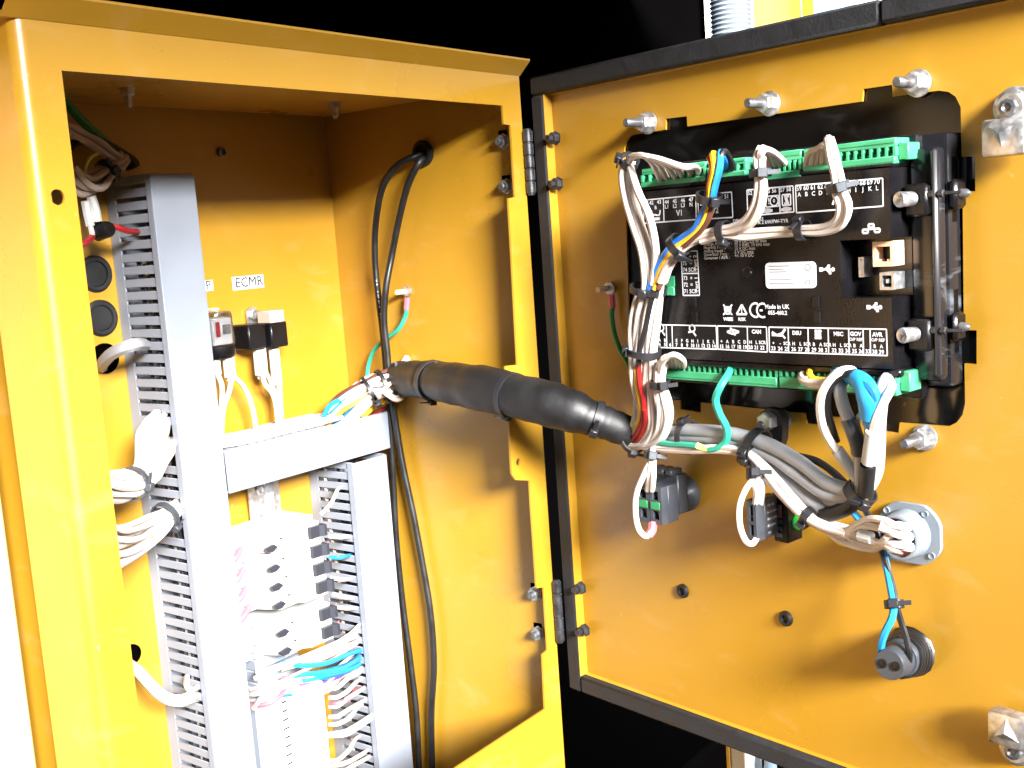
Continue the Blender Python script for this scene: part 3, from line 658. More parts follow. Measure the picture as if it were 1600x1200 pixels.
# mounting plate behind the cut-out
ca = [q[0] for q in cutp]; cz = [q[1] for q in cutp]
MB().box(DOOR, min(ca) - .012, max(ca) + .012, min(cz) - .012, max(cz) + .012, -.0055, -.0025).build('mounting_plate', GLOSS, door)
(a0, z0), (a1, z1) = dz(1505, 247, -.0024), dz(1522, 297, -.0024)
def stud(px, py, L_=.027, r=.0034):
    p = d(px, py, .0003)
    st = MB().lathe(p, DOOR.n, [(0, r), (L_ - .001, r), (L_, r * .8)], 14).build('stud', STEEL, door)
    MB().lathe(p, DOOR.n, [(.0002, .0088), (.0018, .0088)], 20).build('washer', ZINC, st)
    MB().lathe(p, DOOR.n, [(.0019, .0070), (.0095, .0070), (.0105, .0060)], 6, 0, False).build('nut', ZINC, st)
for px, py in ((1014, 192), (1204, 162), (1436, 130), (1446, 683), (1222, 656)): stud(px, py)
for px, py in ((869, 216), (873, 287), (909, 918), (915, 984)):
    p = d(px, py, .0045)
    MB().lathe(p, DOOR.n, [(0, .0062), (.001, .0062), (.0012, .0052), (.006, .0050), (.0062, .003), (.011, .003)], 6, 0, False).build('hinge_bolt', HINGE, door)
for px, py in ((1068, 923), (1229, 966)):
    MB().lathe(d(px, py), DOOR.n, [(.0003, .0060), (.0022, .0058), (.0030, .0048), (.0026, .0032), (-.001, .0028)], 20).build('rubber_grommet', RUB, door)
# latches
def latch(px, py, up):
    p = d(px, py, 0); a_, z_ = dz(px, py)
    s_ = 1 if up else -1
    lt = MB().lathe(DOOR.P(a_ + .002, z_ + s_ * .016, 0), DOOR.n, [(.0003, .0125), (.004, .0125), (.005, .0105), (.010, .0105), (.0115, .008)], 20).build('latch', ZINC, door)
    MB().lathe(DOOR.P(a_ + .002, z_ + s_ * .016, .0116), DOOR.n, [(0, .0058), (.003, .0052), (.0036, .003), (.0022, .0015), (.0022, 0)], 8, 0, False).build('latch_screw', STEEL, lt)
    mb = MB().box(DOOR, a_ - .012, a_ + .014, z_ - .012, z_ + .010, .006, .019, .0025, seg=2)
    v = [(-.007, .006), (.009, .006), (.001, -.007)]
    if not up: v = [(-.007, -.006), (.009, -.006), (.001, .008)]
    mb.add([DOOR.P(a_ + x, z_ + y, .0192) for x, y in v] + [DOOR.P(a_ + .001, z_ + .001 * s_, .0225)], [[0, 1, 3], [1, 2, 3], [2, 0, 3]])
    mb.build('latch_cam', ZINC, lt)
    MB().box(DOOR, a_ - .005, a_ + .007, z_ + min(0, s_ * .02), z_ + max(0, s_ * .02), .0045, .0059, .0005).build('latch_link', ZINC, lt)
latch(1586, 212, True); latch(1592, 1125, False)
# ================================================================== CONTROL MODULE
CF = .045                                    # label face above the door sheet
mod = thing('control_module', 'black control module with green terminal strips and white printed legends', 'control module', d(1200, 560, 0))
(fa0, fz1), (fa1, fz0) = dz(1001, 302, CF), dz(1392, 590, CF)
fz1 = dz(1388, 262, CF)[1]; fz0 = dz(1392, 577, CF)[1]; fa0 = dz(1000, 430, CF)[0]; fa1 = dz(1392, 420, CF)[0]
zT = dz(1400, 218, .03)[1] - .002; zB_ = dz(1400, 612, .03)[1] + .003
MB().box(DOOR, fa0 - .012, fa1 + .022, zB_ - .001, zT + .004, -.0022, .014, .003, seg=2).build('module_bezel', DUSTY, mod)
MB().box(DOOR, fa0 - .004, fa1 + .006, fz0 - .022, fz1 + .020, .0142, .022, .001).build('module_body', BLK, mod)
# upper housing with a pocket for the ports
(pa0, pz1), (pa1, pz0) = dz(1312, 376, CF), dz(1398, 466, CF)
pz1 = dz(1355, 374, CF)[1]; pz0 = dz(1355, 466, CF)[1]
sa0, sz1 = dz(1040, 418, CF); sa1, sz0 = dz(1052, 470, CF)
mb = MB().plate(DOOR, [(fa0, fz0), (fa1, fz0), (fa1, pz0), (pa0, pz0), (pa0, pz1), (fa1, pz1), (fa1, fz1), (fa0, fz1)], [], .0222, CF, 0)
mb.box(DOOR, fa0 - .003, fa1 + .001, fz1 + .0002, fz1 + .005, .0222, CF - .005, .0012, 0); mb.box(DOOR, fa0 - .002, fa1 + .002, fz0 - .006, fz0 - .0002, .0222, CF - .004, .0014, 0)
mb.build('module_face', BLK, mod)
# small snap tabs moulded in the face
for px, py in ((1078, 472), (1080, 496), (1268, 473), (1270, 496)):
    a_, z_ = dz(px, py, CF); MB().prism([(0, 0), (.0065, 0), (.0065, .0022), (.002, .0022)], DOOR.P(a_, z_ + .004, CF + .0001), DOOR.P(a_, z_ - .003, CF + .0001), DOOR.a, DOOR.n).build('snap_tab', BLK, mod)
a_, z_ = dz(1169, 427, CF); MB().lathe(DOOR.P(a_, z_, CF), DOOR.n, [(.0002, .0048), (.0008, .0048), (.0004, .0036), (.0012, .0028), (.0012, 0)], 18).build('face_plug', BLK, mod)
# right flank: clamp towers, screws and struts
fl = fa1 + .0025
MB().box(DOOR, fl, fl + .019, zB_ + .004, zT - .004, .0142, .026, .004, seg=2).build('module_flank', DUSTY, mod)
MB().box(DOOR, fl + .0165, fl + .0205, zB_ + .008, zT - .006, .0262, .031, .0015).build('flank_rib', TIE, mod)
for py in (312, 522):
    a_, z_ = dz(1406, py, .036)
    br = MB().box(DOOR, fl, fl + .015, z_ - .011, z_ + .009, .0262, .0325, .0015).build('clamp_block', BLK, mod)
    MB().lathe(DOOR.P(fl + .006, z_, .0326), (DOOR.n + DOOR.a * -.25), [(0, .0044), (.011, .0050), (.0118, .0044), (.0108, .002), (.0095, 0)], 12).build('clamp_screw', ZINC, br)
    MB().lathe(DOOR.P(fl + .0152, z_ + .002, .029), DOOR.a, [(0, .0028), (.003, .0028), (.0032, .0012), (.006, .0012), (.0062, .0024), (.009, .0024), (.0094, .0012), (.020, .0010)], 10).build('clamp_rod', HINGE, br)
    aft = dz(1494, py, .018)[0]; abd = dz(1466, py, .012)[0]
    a2, z2 = dz(1475, py - 10 if py < 400 else py - 16, .006)
    MB().box(DOOR, fl + .0205, aft, z2 - .010, z2 + .008, .004, .018, .002).build('clamp_foot', BLK, br)
    MB().box(DOOR, fl + .0195, abd, z2 - .020, z2 + .024, .002, .012, .002).build('clamp_body', BLK, br)
    MB().lathe(DOOR.P(aft + .0001, z2 - .001, .012), DOOR.a, [(0, .003), (.004, .0026), (.006, .001)], 10).build('clamp_tip', STEEL, br)
for py in (346, 513):
    a_, z_ = dz(968, py, .03)
    br = MB().box(DOOR, fa0 - .018, fa0 - .0045, z_ - .010, z_ + .006, .008, .024, .002).build('clamp_block', BLK, mod)
    MB().lathe(DOOR.P(fa0 - .0135, z_, .0242), (DOOR.n - DOOR.a * .2), [(0, .0032), (.006, .0032), (.007, .0024)], 10).build('clamp_screw', ZINC, br)
# ports
MB().box(DOOR, pa0 + .0003, fa1 + .0022, pz0 + .0003, pz1 - .0003, .0222, .0235).build('port_floor', DUSTY, mod)
(a0, z0), (a1, z1) = dz(1363, 378, .037), dz(1396, 416, .037)
jk = MB().plate(DOOR, rrect(a0, z1, a1, z0, .0005), [[(a0 + .002, z1 + .003), (a1 - .002, z1 + .003), (a1 - .002, z1 + .0125), (a0 + .002, z1 + .0125)]], .0237, .037).build('network_jack', BEIGE, mod)
MB().box(DOOR, a0 + .0018, a1 - .0018, z1 + .0028, z1 + .0127, .0237, .028).build('jack_cavity', BLK, jk)
MB().box(DOOR, a0 + .0021, a0 + .0045, z1 + .0031, z1 + .0045, .0302, .0366).build('jack_key', BEIGE, jk); MB().box(DOOR, a1 - .0045, a1 - .0021, z1 + .0031, z1 + .0045, .0302, .0366).build('jack_key', BEIGE, jk)
(a0, z0), (a1, z1) = dz(1374, 426, .037), dz(1397, 453, .037)
ub = MB().plate(DOOR, rrect(a0, z1, a1, z0, .0005), [rrect(a0 + .0016, z1 + .0018, a1 - .0016, z0 - .0018, .001)], .0237, .037).build('square_port', ZINC, mod)
MB().box(DOOR, a0 + .0040, a1 - .0040, z1 + .0042, z0 - .0042, .0237, .0362).build('port_tongue', WPL, ub)
(a0, z0), (a1, z1) = dz(1341, 402, .034), dz(1350, 433, .034)
us = MB().plate(DOOR, rrect(a0, z1, a1, z0, .0004), [rrect(a0 + .0012, z1 + .0012, a1 - .0012, z0 - .0012, .0003)], .0237, .034).build('flat_port', ZINC, mod)
MB().box(DOOR, (a0 + a1) / 2 - .0009, (a0 + a1) / 2 + .0011, z1 + .0018, z0 - .0018, .0237, .0335).build('port_tongue', STK, us)
# green terminal strips
def green(px0, py0, px1, py1, n, up, cc=.040, flange=False):
    """px0,py0 lower left / px1,py1 upper right, seen on the front face"""
    a0, _ = dz(px0, py0, cc); a1, _ = dz(px1, py1, cc); z0 = dz(px0, py0, cc)[1]; z1 = dz(px1, py1, cc)[1]
    mb = MB(); h = z1 - z0; e = .0014
    if up:  zs0, zs1 = z0 + h * .30, z0 + h * .66
    else:   zs0, zs1 = z0 + h * .40, z0 + h * .80
    mb.box(DOOR, a0, a1, z0, z1, .0222, cc - .010, .0004)
    mb.box(DOOR, a0, a1, z0, zs0, cc - .0099, cc, .0005); mb.box(DOOR, a0, a1, zs1, z1, cc - .0099, cc - .0016, .0006)
    p = (a1 - a0 - e) / n
    for k in range(n + 1): mb.box(DOOR, a0 + k * p, a0 + k * p + e * (1 if k not in (0, n) else 1.3), zs0 + .0001, zs1 - .0001, cc - .0098, cc - .0005, 0)
    for k in range(n): mb.box(DOOR, a0 + k * p + e + .0001, a0 + k * p + p - .0001, zs0 + .0001, zs0 + (zs1 - zs0) * .35, cc - .0098, cc - .004, 0)
    zl = z0 + h * (.84 if up else .14)
    mb.box(DOOR, a0 + .0008, a1 - .0008, zl - .0003, zl + .0003, (cc - .0016) if up else cc, ((cc - .0016) if up else cc) + .0005)
    o = mb.build('terminal_block', GRN, mod)
    if flange: MB().box(DOOR, a1 + .0002, a1 + .007, z0 + h * .12, z1 - h * .22, .0222, cc - .004, .0006).build('block_flange', GRN, o)
    return o
green(1001.5, 294, 1100, 252, 8, True); green(1105, 280, 1163, 245.5, 5, True); green(1185, 285, 1249, 233, 8, True); green(1254, 270, 1397, 214.5, 12, True, flange=True)
def greenb(px0, py1, px1, py0, n, fl_=False): return green(px0, py0, px1, py1, n, False, .040, fl_)
greenb(1036, 562, 1133, 592, 12); greenb(1138, 566, 1212, 601, 8); greenb(1217.5, 570, 1400, 606, 17, True)
green(1040, 462, 1051, 415, 6, True, CF + .001)
# ---- legends printed on the face
LG = MB(); c_ = CF + .00035
def fz(px, py): return dz(px, py, c_)
def rect4(x0, y0, x1, y1, x2, y2, x3, y3, w_=.0009):        # corner pixels
    poly(LG, DOOR, [fz(x0, y0), fz(x1, y1), fz(x2, y2), fz(x3, y3)], c_, w_, True)
def ln(x0, y0, x1, y1, w_=.0009): line(LG, DOOR, *fz(x0, y0), *fz(x1, y1), c_, w_)
def tx(s, px, py, size, al='CENTER', rot=0, bold=.012): a_, z_ = fz(px, py); text(LG, s, DOOR, a_, z_, c_ + .0001, size, al, rot, 0, bold)
def lerp(a_, b_, t): return a_ + (b_ - a_) * t
# upper boxes
rect4(1004, 313, 1087, 305, 1088, 343, 1006, 349); ln(1012, 312, 1013, 348); ln(1036.5, 310, 1037.5, 346)
rect4(1090, 305, 1143, 300, 1145, 339.5, 1092, 343)
for i, s_ in enumerate(('42', '43')): tx(s_, 1018 + 12 * i, 317 - i * 1.2, .0062)
tx('B', 1024.5, 324.5, .0056); poly(LG, DOOR, [fz(1018, 329), fz(1018, 335), fz(1028, 336.5)], c_, .0012); poly(LG, DOOR, [fz(1031.5, 328), fz(1031, 334), fz(1029, 337)], c_, .0012); ln(1021, 342.5, 1031, 341.5, .0022)
for i in range(4):
    tx(str(44 + i), 1042 + 12.6 * i, 315.8 - 1.25 * i, .0062); tx(('L1', 'L2', 'L3', 'N')[i], 1042 + 12.6 * i, 323.2 - 1.1 * i, .0060)
    tx(str(48 + i), 1097 + 12.8 * i, 310.8 - 1.25 * i, .0062); tx(('L1', 'L2', 'L3', 'N')[i], 1097 + 12.8 * i, 318.2 - 1.1 * i, .0060)
tx('V1', 1062, 333, .0085, bold=.02); tx('V2', 1117.5, 329, .0085, bold=.02)
rect4(1167, 297, 1239, 290.5, 1240.5, 331, 1168.5, 337.5); ln(1217.5, 292.5, 1219, 333)
for i in range(5): tx(str(52 + i), 1172 + 9.4 * i, 301.8 - .9 * i, .0056)
for i in range(2): tx(str(57 + i), 1222.5 + 9.8 * i, 297 - .9 * i, .0056)
poly(LG, DOOR, [fz(1196, 307), fz(1216, 305.2), fz(1216.6, 322), fz(1197, 323.6)], c_, .0008, True)
tx('!', 1201.5, 314.5, .009); a_, z_ = fz(1209.5, 314); poly(LG, DOOR, circ(a_, z_, .0032, 14), c_, .0009, True); tx('0', 1209.5, 314, .005)
poly(LG, DOOR, [fz(1222, 304.5), fz(1235, 303.4), fz(1235.5, 320), fz(1222.5, 321)], c_, .0010, True); ln(1227, 306, 1230.5, 318, .0022); ln(1225, 307, 1232.5, 306.2, .0018); ln(1225.5, 318.6, 1233, 318, .0018)
for cx, cy in ((1199, 329.5), (1228.5, 327)):
    poly(LG, DOOR, [fz(cx - 8, cy + .7), fz(cx, cy - 2.6), fz(cx + 8, cy - .7), fz(cx, cy + 2.6)], c_, .0014, True); ln(cx - 4, cy, cx + 4, cy - .3, .003)
rect4(1243, 290, 1379, 278.5, 1380, 322, 1244.5, 332.5)
for i in range(12):
    tx(str(59 + i), 1248.5 + 11.05 * i, 294.8 - .98 * i, .0064); tx('ABCDEFGHIJKL'[i], 1249 + 11.05 * i, 304.5 - .95 * i, .0060)
poly(LG, DOOR, [fz(1301, 320), fz(1303, 313), fz(1308, 312.5)], c_, .0013)
# text lines
tx('SYNC OUT 54-55', 1145, 346, .0052, 'LEFT'); tx('A 2 kW/PW-TYR', 1184, 348, .0052, 'LEFT')
tx('SERVICES', 1000, 379, .0058, 'LEFT')
for i, (l_, r_) in enumerate((('DC Current Inputs :', '5 A, 50 V AC 1 VA'), ('Charge Alternator :', '20 V DC, 2.5 W max'), ('Magnetic Pickup :', '15 V RMS, 10 kHz max'), ('Analog Inputs :', '10 V DC max'), ('Generator Freq :', '5 V DC max'), ('Governor / AVR :', '+/- 10 V DC'))):
    y = 376.5 + 5.4 * i; tx(l_, 1099 + .2 * i, y, .0048, 'LEFT', bold=.008); tx(r_, 1147 + .2 * i, y - 3.2 - .12 * i, .0048, 'LEFT', bold=.008)
# port box
rect4(1064, 393, 1089.5, 392, 1093, 461.5, 1067.5, 461.5); ln(1066, 427.5, 1091.3, 427, .0009)
for i, s_ in enumerate(('76  +', '75  =', '74 SCR', '73  +', '72  =', '71 SCR')): tx(s_, 1066 + .55 * i, 401.5 + 10.3 * i + (2.5 if i > 2 else 0), .0062, 'LEFT')
tx('Port 2', 1086.5, 410, .0064, rot=math.pi / 2); tx('Port 1', 1088.5, 444, .0064, rot=math.pi / 2)
# lower symbols
def wee(x, y): poly(LG, DOOR, [fz(x - 5, y - 4), fz(x + 5, y - 4), fz(x + 3.4, y + 6), fz(x - 3.4, y + 6)], c_, .0013, True); ln(x - 7, y - 8, x + 7, y + 8, .0012); ln(x + 7, y - 8, x - 7, y + 8, .0012); ln(x - 3, y, x + 3, y, .003)
wee(1137, 484); tx('WEEE', 1138, 498.8, .0050, bold=.03)
poly(LG, DOOR, [fz(1159, 476), fz(1167, 491), fz(1151, 491)], c_, .0014, True); tx('!', 1159, 485.5, .008, bold=.03); tx('RISK', 1159.5, 499, .0050, bold=.02)
def arc(px, py, r, t0, t1, w_):
    a_, z_ = fz(px, py); poly(LG, DOOR, [(a_ + r * math.cos(t0 + (t1 - t0) * k / 8), z_ + r * math.sin(t0 + (t1 - t0) * k / 8)) for k in range(9)], c_, w_)
arc(1180.5, 484.5, .0048, math.radians(65), math.radians(295), .0014); arc(1191.5, 485, .0048, math.radians(65), math.radians(295), .0014); ln(1187, 485, 1191.5, 485, .0013)
tx('Made in UK', 1214, 479.5, .0062, bold=.02); tx('055-460.2', 1215, 489, .0058, bold=.02)
# usb and network symbols
def usb(x, y):
    ln(x - 8, y, x + 9, y, .0014); ln(x - 3, y, x + 2, y - 5, .0012); ln(x - 1, y, x + 4, y + 5, .0012); poly(LG, DOOR, [fz(x + 8, y - 2.2), fz(x + 12, y), fz(x + 8, y + 2.2)], c_, .0016, True)
    for ax_, ay_, s_ in ((x - 9, y, .0014), (x + 3, y - 5.2, .0010), (x + 5, y + 5.2, .0010)):
        a_, z_ = fz(ax_, ay_); line(LG, DOOR, a_ - s_, z_, a_ + s_, z_, c_ + .00005, s_ * 2)
usb(1292, 421); usb(1366, 480)
for x, y in ((1361, 353), (1352, 361.5), (1370.5, 360)):
    poly(LG, DOOR, [fz(x - 4, y - 2.6), fz(x + 4, y - 3), fz(x + 4.2, y + 2.4), fz(x - 3.8, y + 2.8)], c_, .0013, True)
ln(1361, 356, 1361, 358, .0012); ln(1353, 358.5, 1370, 357.2, .0012)
# lower boxes
def low(x0, x1, yt0, yt1, yb0, yb1): rect4(x0, yt0, x1, yt1, x1 + 1.5, yb1, x0 + .8, yb0)
low(1020, 1119, 507.3, 509.2, 542.6, 545.6); ln(1026, 508, 1026, 543); ln(1041, 508, 1042, 543); ln(1050, 508, 1051, 543.5)
low(1121, 1197.5, 509.2, 511, 545.5, 550); ln(1167.5, 510, 1168.5, 547)
low(1201.5, 1385, 511.2, 514.5, 549.8, 555.6)
for x in (1231.5, 1262.5, 1294, 1326, 1348.5, 1359.5): ln(x, 512.5 + (x - 1231) * .012, x + .8, 551 + (x - 1231) * .03)
for i in range(12):
    x = 1022.5 + 8.3 * i + (1.5 if i > 3 else 0); y = 538.2 + i * .27
    tx(str(3 + i), x, y, .0056, bold=.02); s_ = ('', 'A', 'B', '', 'E', 'F', 'G', 'H', 'I', 'J', 'K', 'L')[i]
    if s_: tx(s_, x, y - 7, .0050, bold=.02)
for i in range(8): tx(str(15 + i), 1127.5 + 9.1 * i, 541.5 + .28 * i, .0056, bold=.02); tx(('+', 'A', 'B', 'C', 'D', 'H', 'L', 'SCR')[i], 1127.5 + 9.1 * i, 533.6 + .25 * i, .0050, bold=.02)
lets = '+ - SCR H L SCR B A SCR H L SCR B A  B A'.split(' ')
for i in range(17):
    x = 1208.6 + 10.55 * i; tx(str(23 + i), x, 544.6 + .36 * i, .0057, bold=.02)
    if lets[i]: tx(lets[i], x, 536.2 + .33 * i, .0048, bold=.02)
for cx, cy in ((1033, 512), (1081.5, 513)): poly(LG, DOOR, circ(*fz(cx, cy), .0026, 10), c_, .0012, True); poly(LG, DOOR, [fz(cx - 6, cy + 6), fz(cx + 1, cy + 5), fz(cx + 6, cy + 12)], c_, .0014)
poly(LG, DOOR, [fz(1136, 518.5), fz(1145, 515), fz(1155, 518.5), fz(1145, 522)], c_, .0014, True); ln(1141, 512, 1149, 524, .0014)
for x, y, s_ in ((1182, 518.5, 'CAN'), (1245, 520.5, 'DSU'), (1310, 522, 'MSC'), (1337, 522, 'GOV'), (1371, 523, 'AVR')): tx(s_, x, y, .0056, bold=.03)
tx('O/P REF', 1337.5, 530.5, .0042, bold=.02); tx('O/P REF', 1372, 531.5, .0042, bold=.02)
poly(LG, DOOR, [fz(1206, 519), fz(1214, 524), fz(1222, 521), fz(1227, 514)], c_, .0018); ln(1206, 523, 1222, 524, .0018); ln(1222, 523, 1227, 529, .0014)
for x in (1275, 1280.5): ln(x, 515, x + .6, 530, .0022); ln(x - 2, 519, x + 3, 516.5, .0014); ln(x - 2, 529, x + 3, 526, .0014)
# sticker
(a0, z1), (a1, z0) = dz(1195.5, 410, c_), dz(1276, 451, c_); z1 = dz(1235, 409.5, c_)[1]; z0 = dz(1235, 450.5, c_)[1]
SM = MB().plate(DOOR, rrect(a0, z0, a1, z1, .003), [], CF + .0002, CF + .0006)
for i, (yy, ww) in enumerate(((.86, .42), (.74, .30), (.64, .36), (.34, .44), (.20, .50))): line(SM, DOOR, a0 + .003, lerp(z0, z1, yy), a0 + .003 + (a1 - a0) * ww, lerp(z0, z1, yy), CF + .0007, .0006, 1)
a_ = a1 - .006; text(SM, 'CE', DOOR, a_, lerp(z0, z1, .22), CF + .0008, .0042, m=2); poly(SM, DOOR, circ(a_, lerp(z0, z1, .78), .0022, 10), CF + .0007, .0006, True, 2)
# ================================================================== BLACK SLEEVE
sl_px = [(624, 592, 27), (645, 592, 29), (668, 594, 29.5), (677, 595, 27.5), (690, 596.5, 30), (720, 601, 32), (760, 608, 34), (788, 614, 33), (799, 616.5, 30), (812, 620, 32.5), (850, 629, 34), (890, 641, 32), (920, 652, 27.5), (933, 656, 24.5), (944, 660, 25.5), (965, 668, 25), (984, 675, 24)]
D0, D1 = dep(b(624, 592, .735)), dep(d(984, 675, .036))
def sdep(px):
    t_ = min(1, max(0, (px - 624) / 360)); return D0 + (D1 - D0) * t_ - .066 * math.sin(math.pi * t_) ** .8
SP = [zz(x, y, sdep(x)) for x, y, r in sl_px]; SR = [(r + 2.5 * math.sin(math.pi * min(1, max(0, (x - 640) / 330)))) * sdep(x) / F for x, y, r in sl_px]
slv = thing('cable_sleeve', 'thick black sleeve bridging from the cabinet to the open door', 'cable sleeve', zz(800, 660, sdep(800)))
pts = spline(SP, 4); rad = []
for i in range(len(SR) - 1): rad += [SR[i] + (SR[i + 1] - SR[i]) * (k / 4) for k in range(4)]
rad.append(SR[-1]); rad = [r * (1 + .022 * math.sin(i * 1.7) + random.uniform(-.018, .018)) for i, r in enumerate(rad)]
mb = MB().tube(pts, rad, 28, caps=False)
mb.tube(pts[::-1], [r - .0018 for r in rad[::-1]], 28, caps=False)
mb.build('sleeve_wrap', RUB, slv)
# loose overlapping edge of the wrap hanging below
ed = [zz(x, y, sdep(x) - .004) for x, y in ((690, 622), (715, 634), (745, 641), (775, 640), (800, 632))]
ed2 = [zz(x, y, sdep(x) - .012) for x, y in ((690, 612), (715, 616), (745, 620), (775, 624), (800, 622))]
A_, B_ = spline(ed, 4), spline(ed2, 4); n = len(A_); off = RZ * .0012
mb = MB(); vs_ = A_ + B_ + [q + off for q in A_] + [q + off for q in B_]
fs = [[i, i + 1, n + i + 1, n + i] for i in range(n - 1)] + [[2 * n + i, 3 * n + i, 3 * n + i + 1, 2 * n + i + 1] for i in range(n - 1)] + [[i, 2 * n + i, 2 * n + i + 1, i + 1] for i in range(n - 1)]
mb.add(vs_, fs, 0, True); mb.build('wrap_flap', RUB, slv)
for x, y, r, hd in ((677, 595, 27.5, (-.1, 0, -1)), (799, 616.5, 30, (-.25, -.1, -1)), (933, 656, 24.5, (-.6, -.5, -.55))):
    p = zz(x, y, sdep(x)); ax = zz(x + 8, y + 2.4, sdep(x + 8)) - zz(x - 8, y - 2.4, sdep(x - 8))
    tie(slv, p, ax, (r + 3.2) * sdep(x) / F / .88, hd, w_=.0044, tail=.010)
# wires emerging from its left end into the crossbar duct
t = thing('wire_bundle', 'tied bundle of white, tan and blue wires rising from the crossbar into the black sleeve', 'wires', b(560, 640, .76))
pth = [b(500, 690, .782), b(525, 655, .772), b(555, 625, .757), b(585, 606, .745), b(610, 596, .737), b(640, 592, .733)]
bundle(t, pth, [.016, .017, .0155, .0145, .014, .013], [WHT, WHT, CRM, WHT, BLU, WHT, CRM, WHT, WHT, YLW, WHT, CRM, WHT, CYAN, WHT, WHT, BRN, WHT, CRM, WHT, WHT, WHT], .0021, twist=1.2, seed=11)
wire(t, [b(505, 652, .775), b(515, 634, .768), b(533, 624, .760), b(560, 615, .752)], .0024, CYAN); wire(t, [b(514, 652, .777), b(522, 640, .768), b(536, 630, .760)], .0024, CYAN); wire(t, [b(522, 652, .775), b(530, 640, .768), b(545, 632, .762)], .0018, BLU)
wire(t, [b(566, 652, .757), b(580, 640, .752), b(596, 630, .746), b(615, 618, .742)], .0022, YLW); wire(t, [b(572, 655, .775), b(590, 645, .765), b(606, 632, .757), b(620, 615, .745)], .0024, RED); wire(t, [b(590, 655, .78), b(600, 640, .77), b(612, 625, .755)], .0024, BLKW)
for k, (pxs, r) in enumerate((([(598, 612), (606, 618), (618, 625), (628, 622), (630, 612)], .0020), ([(602, 606), (612, 618), (622, 620), (626, 608)], .0018), ([(590, 620), (602, 606), (614, 596), (624, 588)], .0020))): wire(t, [b(x, y, .722 + .002 * k) for x, y in pxs], r, CRM)
tie(t, b(577, 611, .748), b(592, 603, .742) - b(565, 619, .752), .0165, (-.2, -.5, -.8), w_=.0026, tail=.006); tie(t, b(597, 602, .741), b(610, 596, .737) - b(585, 606, .745), .0165, (-.2, -.5, -.8), w_=.0026, tail=.006)
tie(t, b(617, 586, .725), b(640, 592, .733) - b(610, 596, .737), .004, (-.2, -1, .3), w_=.004, m=DGR)
wire(t, [b(610, 590, .737), b(622, 578, .728), b(632, 566, .728), b(636, 560, .73)], .0036, WHT)
# ================================================================== WIRES ON THE DOOR
def dpts(*l): return [d(*q) for q in l]
t = thing('wire_bundle', 'main white wire bundle hanging down the left side of the black module', 'wires', d(1010, 690, .04))
main = dpts((983, 250, .052), (977, 275, .054), (982, 310, .056), (993, 350, .057), (1006, 390, .058), (1012, 425, .058), (1013, 452, .057), (1008, 490, .056), (1004, 530, .056), (1003, 560, .055), (1003, 600, .052), (1004, 640, .046), (998, 668, .040), (982, 684, .036))
bundle(t, main, [.006, .0068, .0072, .0074, .0078, .0085, .0085, .0098, .0092, .0086, .0080, .0085, .0080, .0075], [WHT, WHT, WHT, CRM, WHT, WHT, CRM, WHT, WHT, WHT, CRM], .0021, twist=1.5, seed=21)
m2 = dpts((1030, 440, .058), (1027, 470, .057), (1022, 510, .056), (1018, 545, .056), (1018, 590, .053), (1021, 635, .049), (1022, 665, .046), (1010, 688, .042), (985, 692, .037))
bundle(t, m2, [.0055, .006, .006, .006, .0058, .006, .006, .006, .005], [WHT, WHT, CRM, WHT, WHT, WHT], .0021, twist=1, seed=22)
# loose strands bulging left, and right of the bundle
wire(t, dpts((1000, 452, .06), (990, 480, .062), (985, 515, .062), (986, 555, .062), (987, 590, .058), (993, 620, .052), (1003, 650, .048)), .0020, WHT)
wire(t, dpts((985, 262, .058), (997, 300, .062), (1013, 335, .063), (1022, 370, .063), (1025, 405, .062), (1020, 445, .062)), .0030, WHT)
# fan into the first green block
for i, (ex, ey) in enumerate(((1033, 283), (1043, 281), (1055, 279), (1066, 276), (1080, 273), (1092, 270))):
    wire(t, dpts((981, 262 - i, .056), (988, 246 - i * .5, .060), (1004 + 4 * i, 243 + .8 * i, .064 + .001 * (i % 3)), (1018 + 9.5 * i, 254 + 1.2 * i, .060), (ex - 5, ey - 9, .050), (ex, ey, .036)), .0022, (WHT, CRM)[i % 3 == 1])
# coloured wires following the bundle down
wire(t, dpts((1022, 455, .064), (1015, 480, .066), (1008, 515, .066), (1000, 545, .065), (998, 570, .064)), .0021, BLKW)
wire(t, dpts((998, 570, .060), (1000, 600, .059), (1006, 630, .056), (1003, 660, .050), (990, 684, .044), (976, 690, .036)), .0021, RED)
wire(t, dpts((994, 575, .059), (996, 605, .057), (1001, 635, .054), (998, 660, .048), (984, 678, .040)), .0020, YLW); wire(t, dpts((1008, 640, .056), (1008, 662, .05), (996, 688, .044), (976, 695, .036)), .0020, RED)
wire(t, dpts((1000, 645, .05), (996, 660, .047), (985, 668, .042), (974, 674, .036)), .0020, LIME)
tie(t, d(983, 252, .054), d(978, 275, .054) - d(990, 246, .06), .0072, (-.5, -.4, .6), tail=.006)
tie(t, d(1013, 452, .058), d(1010, 470, .056) - d(1012, 435, .058), .0125, (-1, -.2, .0), squash=1.15)
tie(t, d(1006, 549, .057), d(1003, 565, .055) - d(1005, 530, .056), .0135, (-.5, .8, 0), squash=1.1)
tie(t, d(990, 686, .039), d(980, 690, .036) - d(1004, 670, .044), .0120, (-.6, -.5, -.4))
